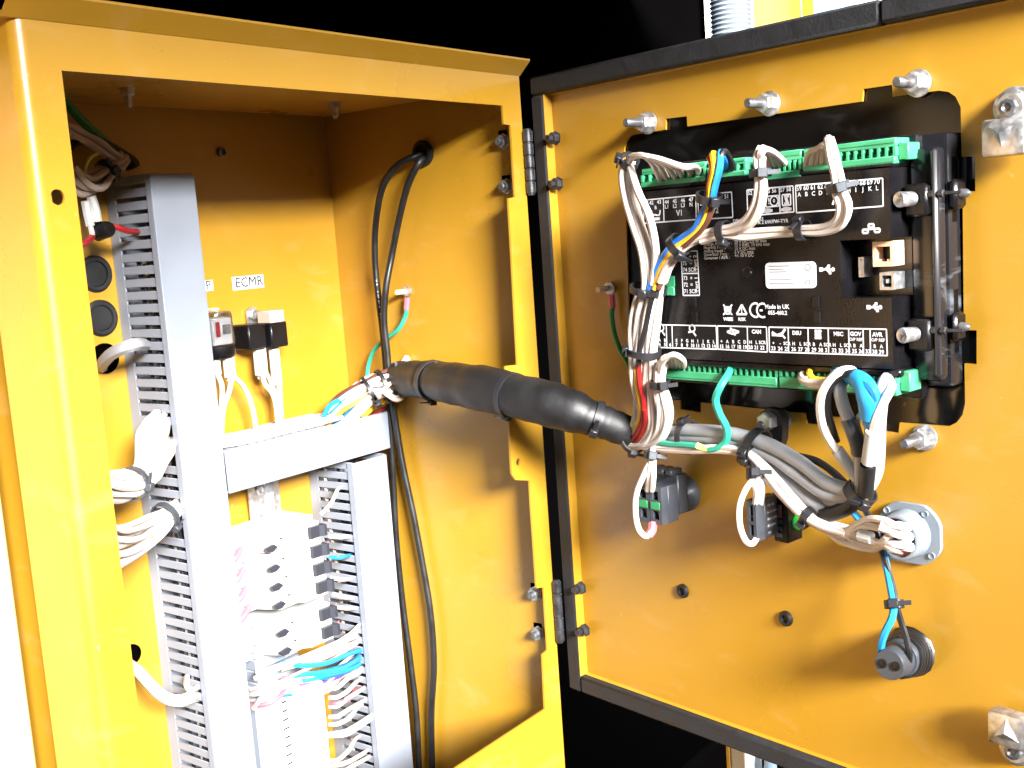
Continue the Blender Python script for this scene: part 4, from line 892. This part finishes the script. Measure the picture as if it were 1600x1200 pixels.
# coloured trio from the second block
t = thing('wire_bundle', 'yellow, brown, blue and black wires arching from the second green block', 'wires', d(1090, 350, .06))
for sx, sy, top, px_off, m, r in ((1112, 272, (1112, 246), -4, RED, .0020), (1122, 270, (1118, 240), 1, YLW, .0026), (1132, 268, (1130, 238), 10, CYAN, .0027), (1148, 268, (1134, 236), 6, BLKW, .0022), (1137, 266, (1131, 242), 12, BLU, .0022)):
    low_m = {RED: RED, YLW: YLW, CYAN: BLU, BLKW: BRN, BLU: BLU}[m]
    dx = px_off
    P_ = dpts((sx, sy, .036), (lerp(sx, top[0], .6), top[1] + 10, .050), (top[0] - 4, top[1] + 1, .060), (1116 + dx * .8, 262, .066), (1110 + dx * .7, 290, .065), (1108 + dx * .5, 312, .063))
    wire(t, P_, r, m)
    off_ = {-4: -5, 1: 0, 10: -8, 6: 6, 12: -3}[dx]
    P_ = dpts((1108 + dx * .5, 312, .063), (1104 + off_ * .9, 335, .063), (1093 + off_ * .8, 356, .062), (1074 + off_ * .5, 374 + off_ * .6, .061), (1058 + off_ * .5, 386 + off_ * .7, .061), (1044 + off_ * .6, 403 + off_ * .6, .062), (1032 + off_ * .7, 424 + off_ * .4, .062), (1023 + off_, 452, .062))
    wire(t, P_, r, low_m)
tie(t, d(1108, 309, .063), d(1106, 325, .063) - d(1110, 292, .065), .0092, (-.6, -.7, .1), w_=.0042)
tie(t, d(1060, 384, .060), d(1044, 400, .062) - d(1078, 370, .061), .0092, (-.5, -.3, -.6), w_=.0046)
# white bundle from the third block
t = thing('wire_bundle', 'white wire bundle from the third green block turning left across the legends', 'wires', d(1180, 350, .055))
bundle(t, dpts((1190, 232, .058), (1187, 248, .062), (1188, 268, .063), (1189, 295, .063), (1184, 322, .061), (1170, 346, .058), (1146, 358, .056), (1120, 362, .056), (1090, 372, .057), (1064, 388, .059), (1046, 412, .060), (1034, 440, .060)), [.004, .006, .005, .0062, .006, .006, .0055, .005, .005, .005, .0055, .0055], [WHT, WHT, CRM, WHT, WHT, CRM], .0021, twist=1.2, seed=31)
for i in range(5):
    ex = 1194 + 9 * i; wire(t, dpts((1187, 258, .062), (1187 + i, 240, .066), (1192 + 1.5 * i, 231 + .6 * i, .064), (1196 + 4 * i, 240, .055), (ex, 262 - i, .036)), .0019, (WHT, CRM)[i % 2])
tie(t, d(1188, 270, .063), d(1189, 290, .063) - d(1188, 255, .063), .0068, (-.8, -.5, 0), m=DGR, w_=.0042)
tie(t, d(1132, 362, .056), d(1110, 365, .056) - d(1150, 358, .056), .0075, (-.3, .2, -.7), w_=.0046)
# white bundle from the fourth block
t = thing('wire_bundle', 'white wire bundle looping from the long fourth green block along the module face', 'wires', d(1290, 340, .055))
bundle(t, dpts((1294, 218, .062), (1300, 245, .064), (1308, 275, .064), (1312, 300, .062), (1320, 322, .060), (1314, 344, .057), (1292, 356, .055), (1255, 359, .054), (1210, 362, .054), (1168, 366, .054), (1132, 365, .055), (1098, 375, .056)), [.004, .0055, .0052, .0058, .0062, .0062, .0055, .005, .0052, .0055, .005, .005], [WHT, CRM, WHT, WHT, CRM, WHT], .0021, twist=1.4, seed=41)
for i in range(6):
    ex = 1258 + 8.6 * i; wire(t, dpts((1300 + i, 248, .064), (1290 + i * 1.5, 226 + (i % 3) * 3, .064), (1276 + 3.6 * i, 222 + (5 - i) * 2.2, .060), (1264 + 7 * i, 240 - i, .050), (ex, 262 - 1.4 * i, .036)), .0019, (CRM, WHT)[i % 2])
wire(t, dpts((1294, 216, .062), (1296, 222, .064), (1303, 250, .066)), .0026, WHT)
tie(t, d(1309, 292, .063), d(1313, 305, .062) - d(1306, 275, .064), .0068, (-.8, -.5, 0), w_=.0046, m=DGR)
tie(t, d(1254, 359, .054), d(1240, 360, .054) - d(1268, 358, .054), .0066, (-.3, .2, .6), w_=.0046)
# white bundle from the lower left block
t = thing('wire_bundle', 'white wire bundle dropping from the lower left green block to the black sleeve', 'wires', d(1030, 690, .04))
bundle(t, dpts((1036, 566, .054), (1031, 580, .056), (1031, 600, .056), (1035, 625, .054), (1038, 650, .051), (1032, 676, .047), (1015, 692, .043), (985, 693, .037)), [.0045, .0055, .005, .0068, .0074, .007, .006, .005], [WHT, WHT, CRM, WHT, WHT, WHT, CRM, WHT], .0021, twist=1.0, seed=51)
for i in range(5):
    ex = 1044 + 6.5 * i; wire(t, dpts((1032, 586, .057), (1032 + i, 567, .062), (1038 + 3 * i, 554 + (4 - i) * 1.2, .064), (1046 + 5 * i, 558 + .6 * i, .058), (ex, 573 + .3 * i, .036)), .0021, (WHT, CRM)[i % 2])
tie(t, d(1031, 600, .056), d(1033, 615, .055) - d(1031, 586, .056), .0074, (-.7, -.7, 0), w_=.0042)
# green earth wire from the lower middle block
t = thing('earth_wire', 'bright green wire looping from the lower middle green block to the harness', 'wire', d(1120, 700, .03))
wire(t, dpts((1142, 572, .034), (1138, 584, .046), (1126, 603, .056), (1118, 624, .056), (1124, 646, .052), (1135, 668, .048), (1135, 688, .047), (1122, 700, .048), (1108, 703, .048)), .0028, TEAL)
wire(t, dpts((1110, 703, .048), (1098, 700, .048), (1088, 696, .050)), .0027, LIME); wire(t, dpts((1090, 697, .050), (1070, 695, .049), (1048, 694, .047), (1025, 691, .044)), .0025, TEAL)
# grey cables
t = thing('cable_group', 'group of grey sheathed cables running right under the black module', 'cables', d(1200, 760, .02))
for pts_, r in (([(1000, 672, .036), (1040, 672, .038), (1100, 673, .040), (1150, 679, .040), (1200, 694, .040), (1250, 722, .038), (1290, 753, .038), (1322, 764, .038), (1342, 768, .036)], .0050),
                ([(1000, 684, .034), (1050, 682, .036), (1110, 685, .038), (1160, 694, .038), (1205, 712, .037), (1245, 740, .036), (1285, 768, .036), (1320, 776, .036), (1345, 772, .034)], .0050),
                ([(1000, 690, .030), (1060, 688, .032), (1120, 693, .034), (1165, 704, .034), (1200, 724, .033), (1240, 757, .032), (1280, 792, .032), (1300, 801, .033), (1325, 793, .034), (1342, 776, .034)], .0048),
                ([(1000, 680, .024), (1080, 680, .026), (1160, 690, .026), (1210, 728, .025), (1250, 758, .026), (1290, 782, .028), (1325, 785, .032), (1345, 775, .032)], .0046)):
    MB().tube(spline(dpts(*pts_)), r, 12).build('cable_jacket', GRYC, t)
wire(t, dpts((1180, 690, .022), (1225, 708, .026), (1272, 719, .028), (1302, 738, .032), (1325, 760, .036)), .0026, BLKW)
MB().tube(spline(dpts((1286, 803, .033), (1302, 802, .034), (1322, 794, .035), (1336, 783, .036))), .0054, 12).build('heat_shrink', RUB, t)
tie(t, d(1076, 683, .036), d(1100, 683, .038) - d(1050, 682, .036), .0135, (-.3, .1, .75), tail=.006)
tie(t, d(1182, 698, .037), d(1205, 712, .037) - d(1160, 690, .037), .0145, (-.6, -.5, -.6), w_=.0048)
tie(t, d(1344, 770, .036), d(1350, 760, .036) - d(1335, 775, .036), .0110, (-.7, -.5, -.5), w_=.0060)
# cables rising from the tie to the right lower block
t = thing('cable_group', 'blue, grey and white leads rising to the lower right green block', 'cables', d(1350, 780, .03))
MB().tube(spline(dpts((1392, 602, .036), (1382, 596, .050), (1378, 620, .058), (1374, 660, .054), (1373, 700, .050), (1370, 735, .046), (1360, 758, .042), (1348, 772, .038))), .0042, 10).build('cable_jacket', LGRY, t)
MB().tube(spline(dpts((1361, 652, .056), (1360, 690, .054), (1358, 722, .051), (1356, 755, .046), (1350, 772, .040))), .0040, 10).build('cable_jacket', GRYC, t)
MB().tube(spline(dpts((1357, 726, .052), (1356, 745, .048), (1353, 770, .042))), .0052, 12).build('heat_shrink', RUB, t)
MB().tube(spline(dpts((1318, 596, .050), (1312, 606, .058), (1317, 632, .058), (1328, 660, .056), (1340, 690, .053), (1344, 722, .048), (1344, 750, .042), (1346, 770, .038))), .0042, 10).build('cable_jacket', GRYC, t)
MB().tube(spline(dpts((1326, 655, .0565), (1334, 675, .0555), (1341, 696, .053), (1343, 708, .051))), .0052, 12).build('heat_shrink', DGR, t)
# blue heat shrink, widening downwards
MB().tube(spline(dpts((1322, 588, .052), (1336, 590, .060), (1350, 602, .064), (1358, 622, .064), (1361, 642, .061), (1362, 662, .058)), 5), [.0045 + .0032 * min(1, k / 14) - (.002 if k > 22 else 0) for k in range(26)], 12).build('heat_shrink', CYAN, t)
wire(t, dpts((1328, 584, .056), (1345, 595, .066), (1362, 610, .068), (1368, 626, .066)), .0026, BLU); wire(t, dpts((1300, 577, .036), (1318, 583, .055), (1332, 590, .061)), .0026, CYAN); wire(t, dpts((1302, 574, .036), (1320, 588, .05), (1338, 596, .06)), .0022, RED)
wire(t, dpts((1340, 590, .036), (1330, 578, .056), (1312, 581, .066), (1296, 594, .068), (1284, 615, .068), (1281, 640, .066), (1286, 668, .062), (1297, 690, .056), (1309, 706, .052)), .0028, WHT)
MB().tube(spline(dpts((1308, 703, .052), (1324, 725, .047), (1340, 747, .042))), .0042, 10).build('ferrule_sleeve', WPL, t)
wire(t, dpts((1355, 590, .036), (1344, 583, .056), (1325, 583, .064), (1306, 594, .064), (1295, 612, .063), (1294, 640, .060), (1300, 665, .055), (1308, 690, .050)), .0022, BLKW)
wire(t, dpts((1388, 586, .036), (1380, 590, .050), (1366, 620, .058), (1350, 642, .056), (1340, 656, .054), (1343, 680, .05), (1352, 700, .046), (1354, 740, .042)), .0019, GRYC)
wire(t, dpts((1388, 590, .040), (1392, 606, .056), (1380, 630, .064), (1368, 658, .064), (1362, 690, .060), (1357, 725, .054)), .0030, WHT)
MB().tube(spline(dpts((1364, 674, .064), (1360, 700, .060), (1357, 722, .056))), .0046, 10).build('ferrule_sleeve', WPL, t)
wire(t, dpts((1256, 583, .036), (1252, 590, .050), (1260, 597, .056), (1280, 598, .056), (1300, 596, .056), (1320, 590, .05), (1330, 586, .036)), .0026, CRM); wire(t, dpts((1268, 580, .036), (1264, 582, .048), (1272, 592, .052), (1290, 594, .052)), .0020, YLW); wire(t, dpts((1256, 588, .038), (1262, 600, .054), (1282, 602, .056), (1306, 600, .054)), .0022, WHT)
# white harness to the round connector
t = thing('wire_bundle', 'white wire harness sweeping along the door to the round grey connector', 'wires', d(1250, 800, .02))
hp = dpts((985, 694, .040), (1030, 701, .044), (1080, 703, .046), (1130, 702, .046), (1165, 709, .045), (1190, 728, .043), (1215, 757, .041), (1240, 785, .039), (1262, 806, .037), (1290, 822, .036), (1325, 833, .036))
bundle(t, hp, [.004, .004, .0042, .0045, .005, .0065, .0065, .0058, .0055, .0062, .0065], [WHT, WHT, CRM, WHT, WHT, CRM, WHT, WHT], .0020, twist=1.2, seed=61)
ends = [(1417, 825), (1420, 839), (1421, 855), (1407, 862), (1396, 855), (1392, 842)]
for i, (ex, ey) in enumerate(ends):
    mid = [(1352, 812, .046), (1378, 812, .050)] if i == 0 else ([(1345, 822, .042), (1375, 826, .046)] if i == 1 else ([(1345, 838, .040), (1372, 848, .042)] if i < 4 else [(1340, 846, .036), (1368, 852, .036)]))
    wire(t, dpts((1290, 821 + i * .6, .036), (1320, 829 + i * 1.5, .038), *mid, ((ex + 1382) / 2, ey - 4, .046), (ex, ey, .022)), .0023 if i < 4 else .0020, (WHT, WHT, WHT, CRM)[i % 4])
    if i < 3: MB().tube([d(ex - 14, ey - 3, .034), d(ex + 1, ey, .0225)], .0034, 9).build('crimp_sleeve', WPL, t)
MB().tube([d(1374, 818, .050), d(1392, 824, .046)], .0046, 9).build('ferrule_sleeve', WPL, t); MB().tube([d(1343, 836, .042), d(1362, 841, .042)], .0042, 9).build('ferrule_sleeve', WPL, t)
wire(t, dpts((1290, 826, .035), (1308, 842, .034), (1335, 853, .034), (1362, 858, .034), (1380, 852, .036)), .0024, WHT); wire(t, dpts((1296, 834, .034), (1312, 848, .033), (1325, 851, .033)), .0018, YLW)
tie(t, d(1262, 806, .037), d(1285, 820, .036) - d(1240, 785, .039), .0066, (-.2, -.1, -1))
tie(t, d(1166, 711, .044), d(1185, 722, .043) - d(1145, 704, .046), .0072, (-.9, -.3, .3), w_=.005)
# blue and black leads going down to the round plug
t = thing('lead_pair', 'blue and dark leads hanging from the connector area to the round black plug', 'wires', d(1395, 1000, .03))
wire(t, dpts((1330, 796, .030), (1340, 808, .028), (1356, 824, .022), (1375, 850, .020), (1385, 885, .022), (1392, 920, .028), (1396, 946, .033), (1394, 965, .038), (1383, 988, .040), (1377, 1008, .038), (1377, 1022, .034)), .0026, CYAN)
wire(t, dpts((1348, 790, .034), (1358, 808, .028), (1372, 845, .022), (1384, 880, .022), (1395, 915, .026), (1401, 946, .031), (1409, 974, .030), (1417, 1000, .030), (1421, 1022, .030), (1418, 1046, .026)), .0022, BLKW)
tie(t, d(1397, 944, .032), d(1398, 955, .033) - d(1395, 930, .03), .0058, (-1, -.3, 0), w_=.0042)
# ================================================================== THINGS MOUNTED ON THE DOOR
# contact block of the push button
def dbox(mb, x0, y0, x1, y1, c0, c1, bev=.0008, m=0): return mb.pbox(DOOR, x0, y0, x1, y1, c0, c1, bev, m)
sw1 = thing('push_button', 'dark grey push button block with two green marked contacts', 'push button', d(1070, 795, 0))
ca_, cz_ = dz(1072, 770, 0)
MB().lathe(DOOR.P(ca_, cz_, 0), DOOR.n, [(.0003, .0148), (.006, .0148), (.008, .0135), (.012, .0125)], 24).build('collar', DGR, sw1)
z_a = dz(1016, 760, .044)[1]; z_b = dz(1016, 817, .044)[1]
MB().box(DOOR, ca_ - .0125, ca_ + .0125, z_b + .004, z_a + .006, .012, .024, .001).build('mounting_base', DGR, sw1)
for i in range(2):
    al = ca_ - .0125 + .0128 * i; ar = al + .0122
    cb = MB().plate(DOOR, [(al, z_b), (ar, z_b), (ar, z_a), (al, z_a)], [[(al + .003, z_b + .0035), (ar - .003, z_b + .0035), (ar - .003, z_b + .0105), (al + .003, z_b + .0105)], [(al + .003, z_a - .0105), (ar - .003, z_a - .0105), (ar - .003, z_a - .0035), (al + .003, z_a - .0035)]], .036, .044)
    cb.box(DOOR, al, ar, z_b, z_a, .0242, .0359, .0006)
    cb = cb.build('contact_block', DGR, sw1)
    MB().box(DOOR, al + .0015, ar - .0015, (z_a + z_b) / 2 - .0030, (z_a + z_b) / 2 + .0030, .0441, .0448, .0002).build('contact_mark', DGRN, cb)
    for zc_ in (z_b + .007, z_a - .007): MB().lathe(DOOR.P((al + ar) / 2, zc_, .0362), DOOR.n, [(0, .0030), (.003, .0030), (.003, .0012), (.002, 0)], 10).build('contact_screw', STEEL, cb)
for k in range(3): MB().box(DOOR, ca_ - .012 + .0085 * k, ca_ - .0055 + .0085 * k, z_a + .0062, z_a + .0110, .016, .030, .0008).build('latch_tab', DGR, sw1)
t = thing('button_wires', 'two white wires from the harness to the push button, one with a red end', 'wires', d(1005, 790, .05))
wire(t, dpts((1020, 700, .046), (1018, 718, .048), (1015, 740, .052), (1012, 766, .044)), .0024, WHT); wire(t, dpts((1022, 700, .046), (1021, 720, .048), (1021, 742, .052), (1019, 766, .044)), .0024, WHT)
wire(t, dpts((1016, 722, .048), (1006, 742, .054), (995, 770, .058), (993, 800, .058), (998, 826, .056), (1009, 838, .054), (1018, 831, .050)), .0024, WHT)
wire(t, dpts((1013, 837, .052), (1019, 829, .048), (1020, 818, .044)), .0034, PINK, 'crimp_sleeve', n=3)
tie(t, d(1018, 711, .047), d(1016, 735, .05) - d(1020, 700, .046), .0052, (-.8, -.6, .1), w_=.0046, m=DGR)
sw2 = thing('selector_switch', 'dark selector switch block with a green lens at its right', 'switch', d(1225, 815, 0))
ca_, cz_ = dz(1230, 808, .004)
(aq0, zq0), (aq1, zq1) = dz(1206, 768, .022), dz(1232, 850, .022)
b2 = MB().box(DOOR, aq0, aq1, zq1, zq0, .004, .022, .001).build('switch_base', BLK, sw2)
MB().lathe(DOOR.P((aq0 + aq1) / 2, (zq0 + zq1) / 2, 0), DOOR.n, [(.0003, .0140), (.0039, .0140)], 24).build('collar', BLK, sw2)
for k in range(4): MB().box(DOOR, aq0 + .003, aq0 + .008, zq1 + .004 + .005 * k, zq1 + .007 + .005 * k, .0221, .0226, 0).build('base_vent', DGR, b2)
MB().box(DOOR, aq1 - .008, aq1 - .004, (zq0 + zq1) / 2, (zq0 + zq1) / 2 + .010, .0222, .024, .0006).build('base_clip', BRN, b2)
(ar0, zr0), (ar1, zr1) = dz(1166, 781, .048), dz(1183, 847, .048)
cb = MB().plate(DOOR, [(ar0, zr1), (ar1, zr1), (ar1, zr0), (ar0, zr0)], [[(ar0 + .0025, e), (ar1 - .0025, e), (ar1 - .0025, e + f_), (ar0 + .0025, e + f_)] for e, f_ in ((zr1 + .004, .008), (zr1 + .0145, .0035), (zr0 - .0115, .008))], .038, .048)
cb.box(DOOR, ar0, ar1, zr1, zr0, .0222, .0379, .0006)
cb = cb.build('contact_block', DGR, sw2)
MB().box(DOOR, ar0 + .002, ar1 - .002, zr1 + .014, zr1 + .0185, .0381, .0445).build('contact_mark', RED, cb)
for zc_ in (zr1 + .008, zr0 - .0075): MB().lathe(DOOR.P((ar0 + ar1) / 2, zc_, .0382), DOOR.n, [(0, .0032), (.003, .0032), (.003, .0012), (.002, 0)], 10).build('contact_screw', STEEL, cb)
# printed side of the contact block
SF = Frame(DOOR.P(ar1 + .0001, 0, 0), -DOOR.n, DOOR.a)
PR = MB()
for i, s_ in enumerate(('ZBE-102', 'AC15 240V 3A', 'DC13 250V', 'IEC 60947', '10A')): text(PR, s_, SF, -.0355 + .0 * i, zr0 - .006 - .0050 * i, .0003, .0024, 'LEFT')
SWP = (PR, cb)
MB().lathe(d(1243, 815, .010), DOOR.n * .2 + DOOR.a, [(-.004, .0058), (.004, .0058), (.006, .0045), (.0065, 0)], 16).build('green_lens', GLED, sw2)
t = thing('switch_wires', 'white wires looping down from a tie to the selector switch', 'wires', d(1165, 800, .05))
wire(t, dpts((1178, 728, .044), (1175, 748, .048), (1182, 765, .050), (1180, 786, .046)), .0024, WHT); wire(t, dpts((1184, 730, .044), (1184, 750, .048), (1188, 765, .048), (1186, 785, .042)), .0024, WHT); wire(t, dpts((1190, 738, .042), (1192, 755, .044), (1190, 775, .042), (1188, 788, .040)), .0022, WHT)
wire(t, dpts((1178, 748, .048), (1165, 765, .056), (1156, 790, .060), (1156, 820, .060), (1164, 843, .058), (1174, 850, .054), (1182, 842, .046)), .0022, WHT)
tie(t, d(1181, 740, .046), d(1181, 755, .048) - d(1180, 725, .044), .0062, (-.9, -.4, 0), w_=.006)
wire(t, dpts((1172, 716, .045), (1178, 725, .045), (1181, 738, .046)), .0036, BLKW)
# round multi-pin connector
cn = thing('round_connector', 'round grey flanged connector with a dark red insert on the door', 'connector', d(1430, 880, 0))
ca_, cz_ = dz(1428, 833, .003)
(aL, zT_), (aR, zBm) = (dz(1376, 833, .003)[0], dz(1428, 786, .003)[1]), (dz(1470, 833, .003)[0], dz(1428, 881, .003)[1])
ca_ = (aL + aR) / 2; cz_ = (zT_ + zBm) / 2; rr = (aR - aL) / 2; rz = (zT_ - zBm) / 2
oc = []
for k in range(40):
    th = 2 * math.pi * k / 40; x, y = rr * 1.07 * math.cos(th), rz * 1.07 * math.sin(th); oc.append((ca_ + max(-rr, min(rr, x)), cz_ + max(-rz * .97, min(rz * .97, y))))
MB().plate(DOOR, oc, [], .0003, .0042).build('flange', CONN, cn)
for sx, sy in ((-.72, .66), (.55, .72), (.74, -.60), (-.62, -.70)):
    MB().lathe(DOOR.P(ca_ + rr * sx, cz_ + rz * sy, .0043), DOOR.n, [(0, .0024), (.0012, .0022), (.0006, .0012), (.0006, 0)], 10, 0).build('flange_screw', CONN, cn)
R0 = min(rr, rz) * .80; ta = dz(1407, 842, .018); tilt = V((ta[0] - ca_ + .001, 0, 0))
axn = DOOR.n
MB().lathe(DOOR.P(ca_ - .001, cz_, .0044), axn, [(0, R0), (.004, R0 * .97), (.014, R0 * .92), (.0145, R0 * .88), (.0145, R0 * .80), (.010, R0 * .79)], 36).build('barrel', CONN, cn)
MB().lathe(DOOR.P(ca_ - .001, cz_, .0046), axn, [(0, R0 * .785), (.0105, R0 * .785), (.0108, R0 * .76)], 32).build('insert', RINS, cn)
for k in range(9):
    th = 2 * math.pi * k / 8; r_ = R0 * .52 if k < 8 else 0
    p = DOOR.P(ca_ - .001 + r_ * math.cos(th), cz_ + r_ * math.sin(th), .0155)
    MB().lathe(p, axn, [(0, .0030), (.0012, .0030), (.0012, .0020), (.0002, .0019), (.0002, 0)], 10).build('pin_socket', RINS if k % 2 else BLK, cn)
# round plug with wound lead
pl = thing('round_plug', 'round black plug with two holes and a dark lead wound round its base', 'plug', d(1420, 1050, 0))
pa_, pz_ = dz(1426, 1016, .002); ea_, ez_ = dz(1387, 1040, .042)
ax = (DOOR.P(ea_, ez_, .042) - DOOR.P(pa_, pz_, .002)); L_ = ax.length; ax.normalize()
p0 = DOOR.P(pa_, pz_, .0005)
MB().lathe(p0, ax, [(0, .0148), (.003, .0150), (.006, .0140), (.022, .0126), (.0235, .0118)], 30).build('plug_base', DGR, pl)
MB().lathe(p0 + ax * .0236, ax, [(0, .0108), (L_ - .0246, .0104), (L_ - .0236, .0098)], 28).build('plug_body', DGR, pl)
u = ax.cross(V((0, 0, 1))).normalized(); v2 = u.cross(ax)
for s_ in (-1, 1):
    q = p0 + ax * (L_ + .0001) + u * .0045 * s_
    MB().lathe(q, ax, [(0, .0032), (.0008, .0032), (.0008, .0024), (-.0, .0023), (.0001, 0)], 14).build('plug_hole', [BLK], pl)
pts = []
for k in range(75):
    th = k * .42; rr_ = .0156 - .00003 * k + .0006 * math.sin(k * .8); pts.append(p0 + ax * (.003 + .00024 * k + .0010 * math.sin(k * 1.7)) + (u * math.cos(th) + v2 * math.sin(th)) * rr_)
MB().tube(pts, .0016, 6).build('wound_lead', BLKW, pl)
# P clip on its stud
cl = thing('cable_clip', 'black rubber cable clip on a stud under the black module', 'cable clip', d(1215, 690, 0))
(a0, z0) = dz(1218, 660, .008)
prof = [(a0 - .009, z0 + .008), (a0 - .003, z0 + .012), (a0 + .006, z0 + .011), (a0 + .010, z0 + .004), (a0 + .009, z0 - .010), (a0 + .004, z0 - .022), (a0 - .006, z0 - .024), (a0 - .012, z0 - .014), (a0 - .011, z0 - .002)]
MB().plate(DOOR, prof, [circ(a0 - .001, z0 + .003, .0040, 12), circ(a0 - .003, z0 - .015, .0045, 12)], .0105, .018).build('clip_body', RUB, cl)
MB().lathe(DOOR.P(a0 - .001, z0 + .003, .0181), DOOR.n, [(0, .0072), (.007, .0072), (.008, .006)], 6, 0, False).build('nut', ZINC, cl)
# ================================================================== BEHIND THE DOOR
BG = Frame((0, 1.02, 0), (1, 0, 0), (0, -1, 0))
def bgx(px, py): return BG.az(px, py)
x0 = bgx(1113, 30)[0]; x1 = bgx(1158, 30)[0]; zlo, zhi = .02, 1.1
pp = thing('conduit', 'grey ribbed conduit standing behind the top edge of the door', 'conduit', BG.P((x0 + x1) / 2, zlo))
mb = MB(); 
prof = []
for k in range(120): prof += [(k * .009, (x1 - x0) * .28), (k * .009 + .0045, (x1 - x0) * .31)]
MB().lathe((x0 + (x1 - x0) * .3, 1.0, zlo), (0, 0, 1), prof, 18).build('ribbed_tube', CONN, pp)
MB().box(FX, x0 + (x1 - x0) * .45, x1, zlo, zhi, -1.04, -.99, .004).build('conduit_channel', CONN, pp)
xa, xb = bgx(1161, 30)[0], bgx(1240, 30)[0]
pst = thing('yellow_post', 'bright yellow steel post beyond the top of the door', 'post', BG.P((xa + xb) / 2, -.2))
MB().box(FX, xa, xb, -.2, 1.1, -1.05, -1.0, .003).build('post_web', YEL, pst); MB().box(FX, xb - .006, xb, -.2, 1.1, -.998, -.97, .001).build('post_flange', YEL, pst)
xc, xd = bgx(1294, 15)[0], bgx(1340, 10)[0]
pst = thing('blue_post', 'pale blue post against the bright background above the door', 'post', BG.P((xc + xd) / 2, -.2))
MB().box(FX, xc, xc + (xd - xc) * .30, -.2, 1.4, -1.06, -1.0, .004).build('post_edge', PBLUE, pst); MB().box(FX, xc + (xd - xc) * .31, xd, -.2, 1.4, -1.05, -1.02, .004).build('post_web', CONN, pst)
tag(MB().box(FX, xb + .02, 9.0, -.5, 4.0, -2.6, -2.5, .01).build('rear_wall', PALE), 'sunlit pale wall far behind the door', 'wall')
# things below the door's lower edge, a hand's width behind the door
CB = -.06
zt_ = DOOR.az(1150, 1141, CB)[1]
def dbx(px): return DOOR.az(px, 1185, CB)[0]
br = thing('steel_bracket', 'grey steel bracket with an orange edge under the lower door edge', 'bracket', DOOR.P(dbx(1152), zt_ - .14, CB - .01))
for nm, xa_, xb_, m, e_ in (('bracket_edge', 1137, 1142, YEL, .002), ('bracket_plate', 1142.3, 1165, LGRY, 0), ('bracket_lip', 1165.3, 1168, PALE, .003)):
    MB().box(DOOR, dbx(xa_), dbx(xb_), zt_ - .14, zt_, CB - .02, CB + e_, .0004).build(nm, m, br)
tag(MB().lathe(DOOR.P(dbx(1190), zt_ - .14, CB - .012), (0, 0, 1), [(0, .0065), (.095, .0065), (.118, .0050), (.124, .003)], 16).build('round_rod', PBLUE), 'pale blue rod end seen under the lower door edge', 'rod')
tag(MB().box(DOOR, dbx(1200), dbx(1224), zt_ - .14, zt_ - .006, CB - .034, CB - .022, .002).build('orange_plate', YEL), 'small orange yellow plate under the lower door edge', 'plate')
# ================================================================== LETTERING
flush_text()
for mb, name, label in STKS: tag(mb.build(name, [STK, GINK]), label, 'label')
LG.build('printed_legend', INK, mod)
SM.build('rating_sticker', [STK, SINK, SINK], mod)
SWP[0].build('printed_legend', INK, SWP[1].parent)
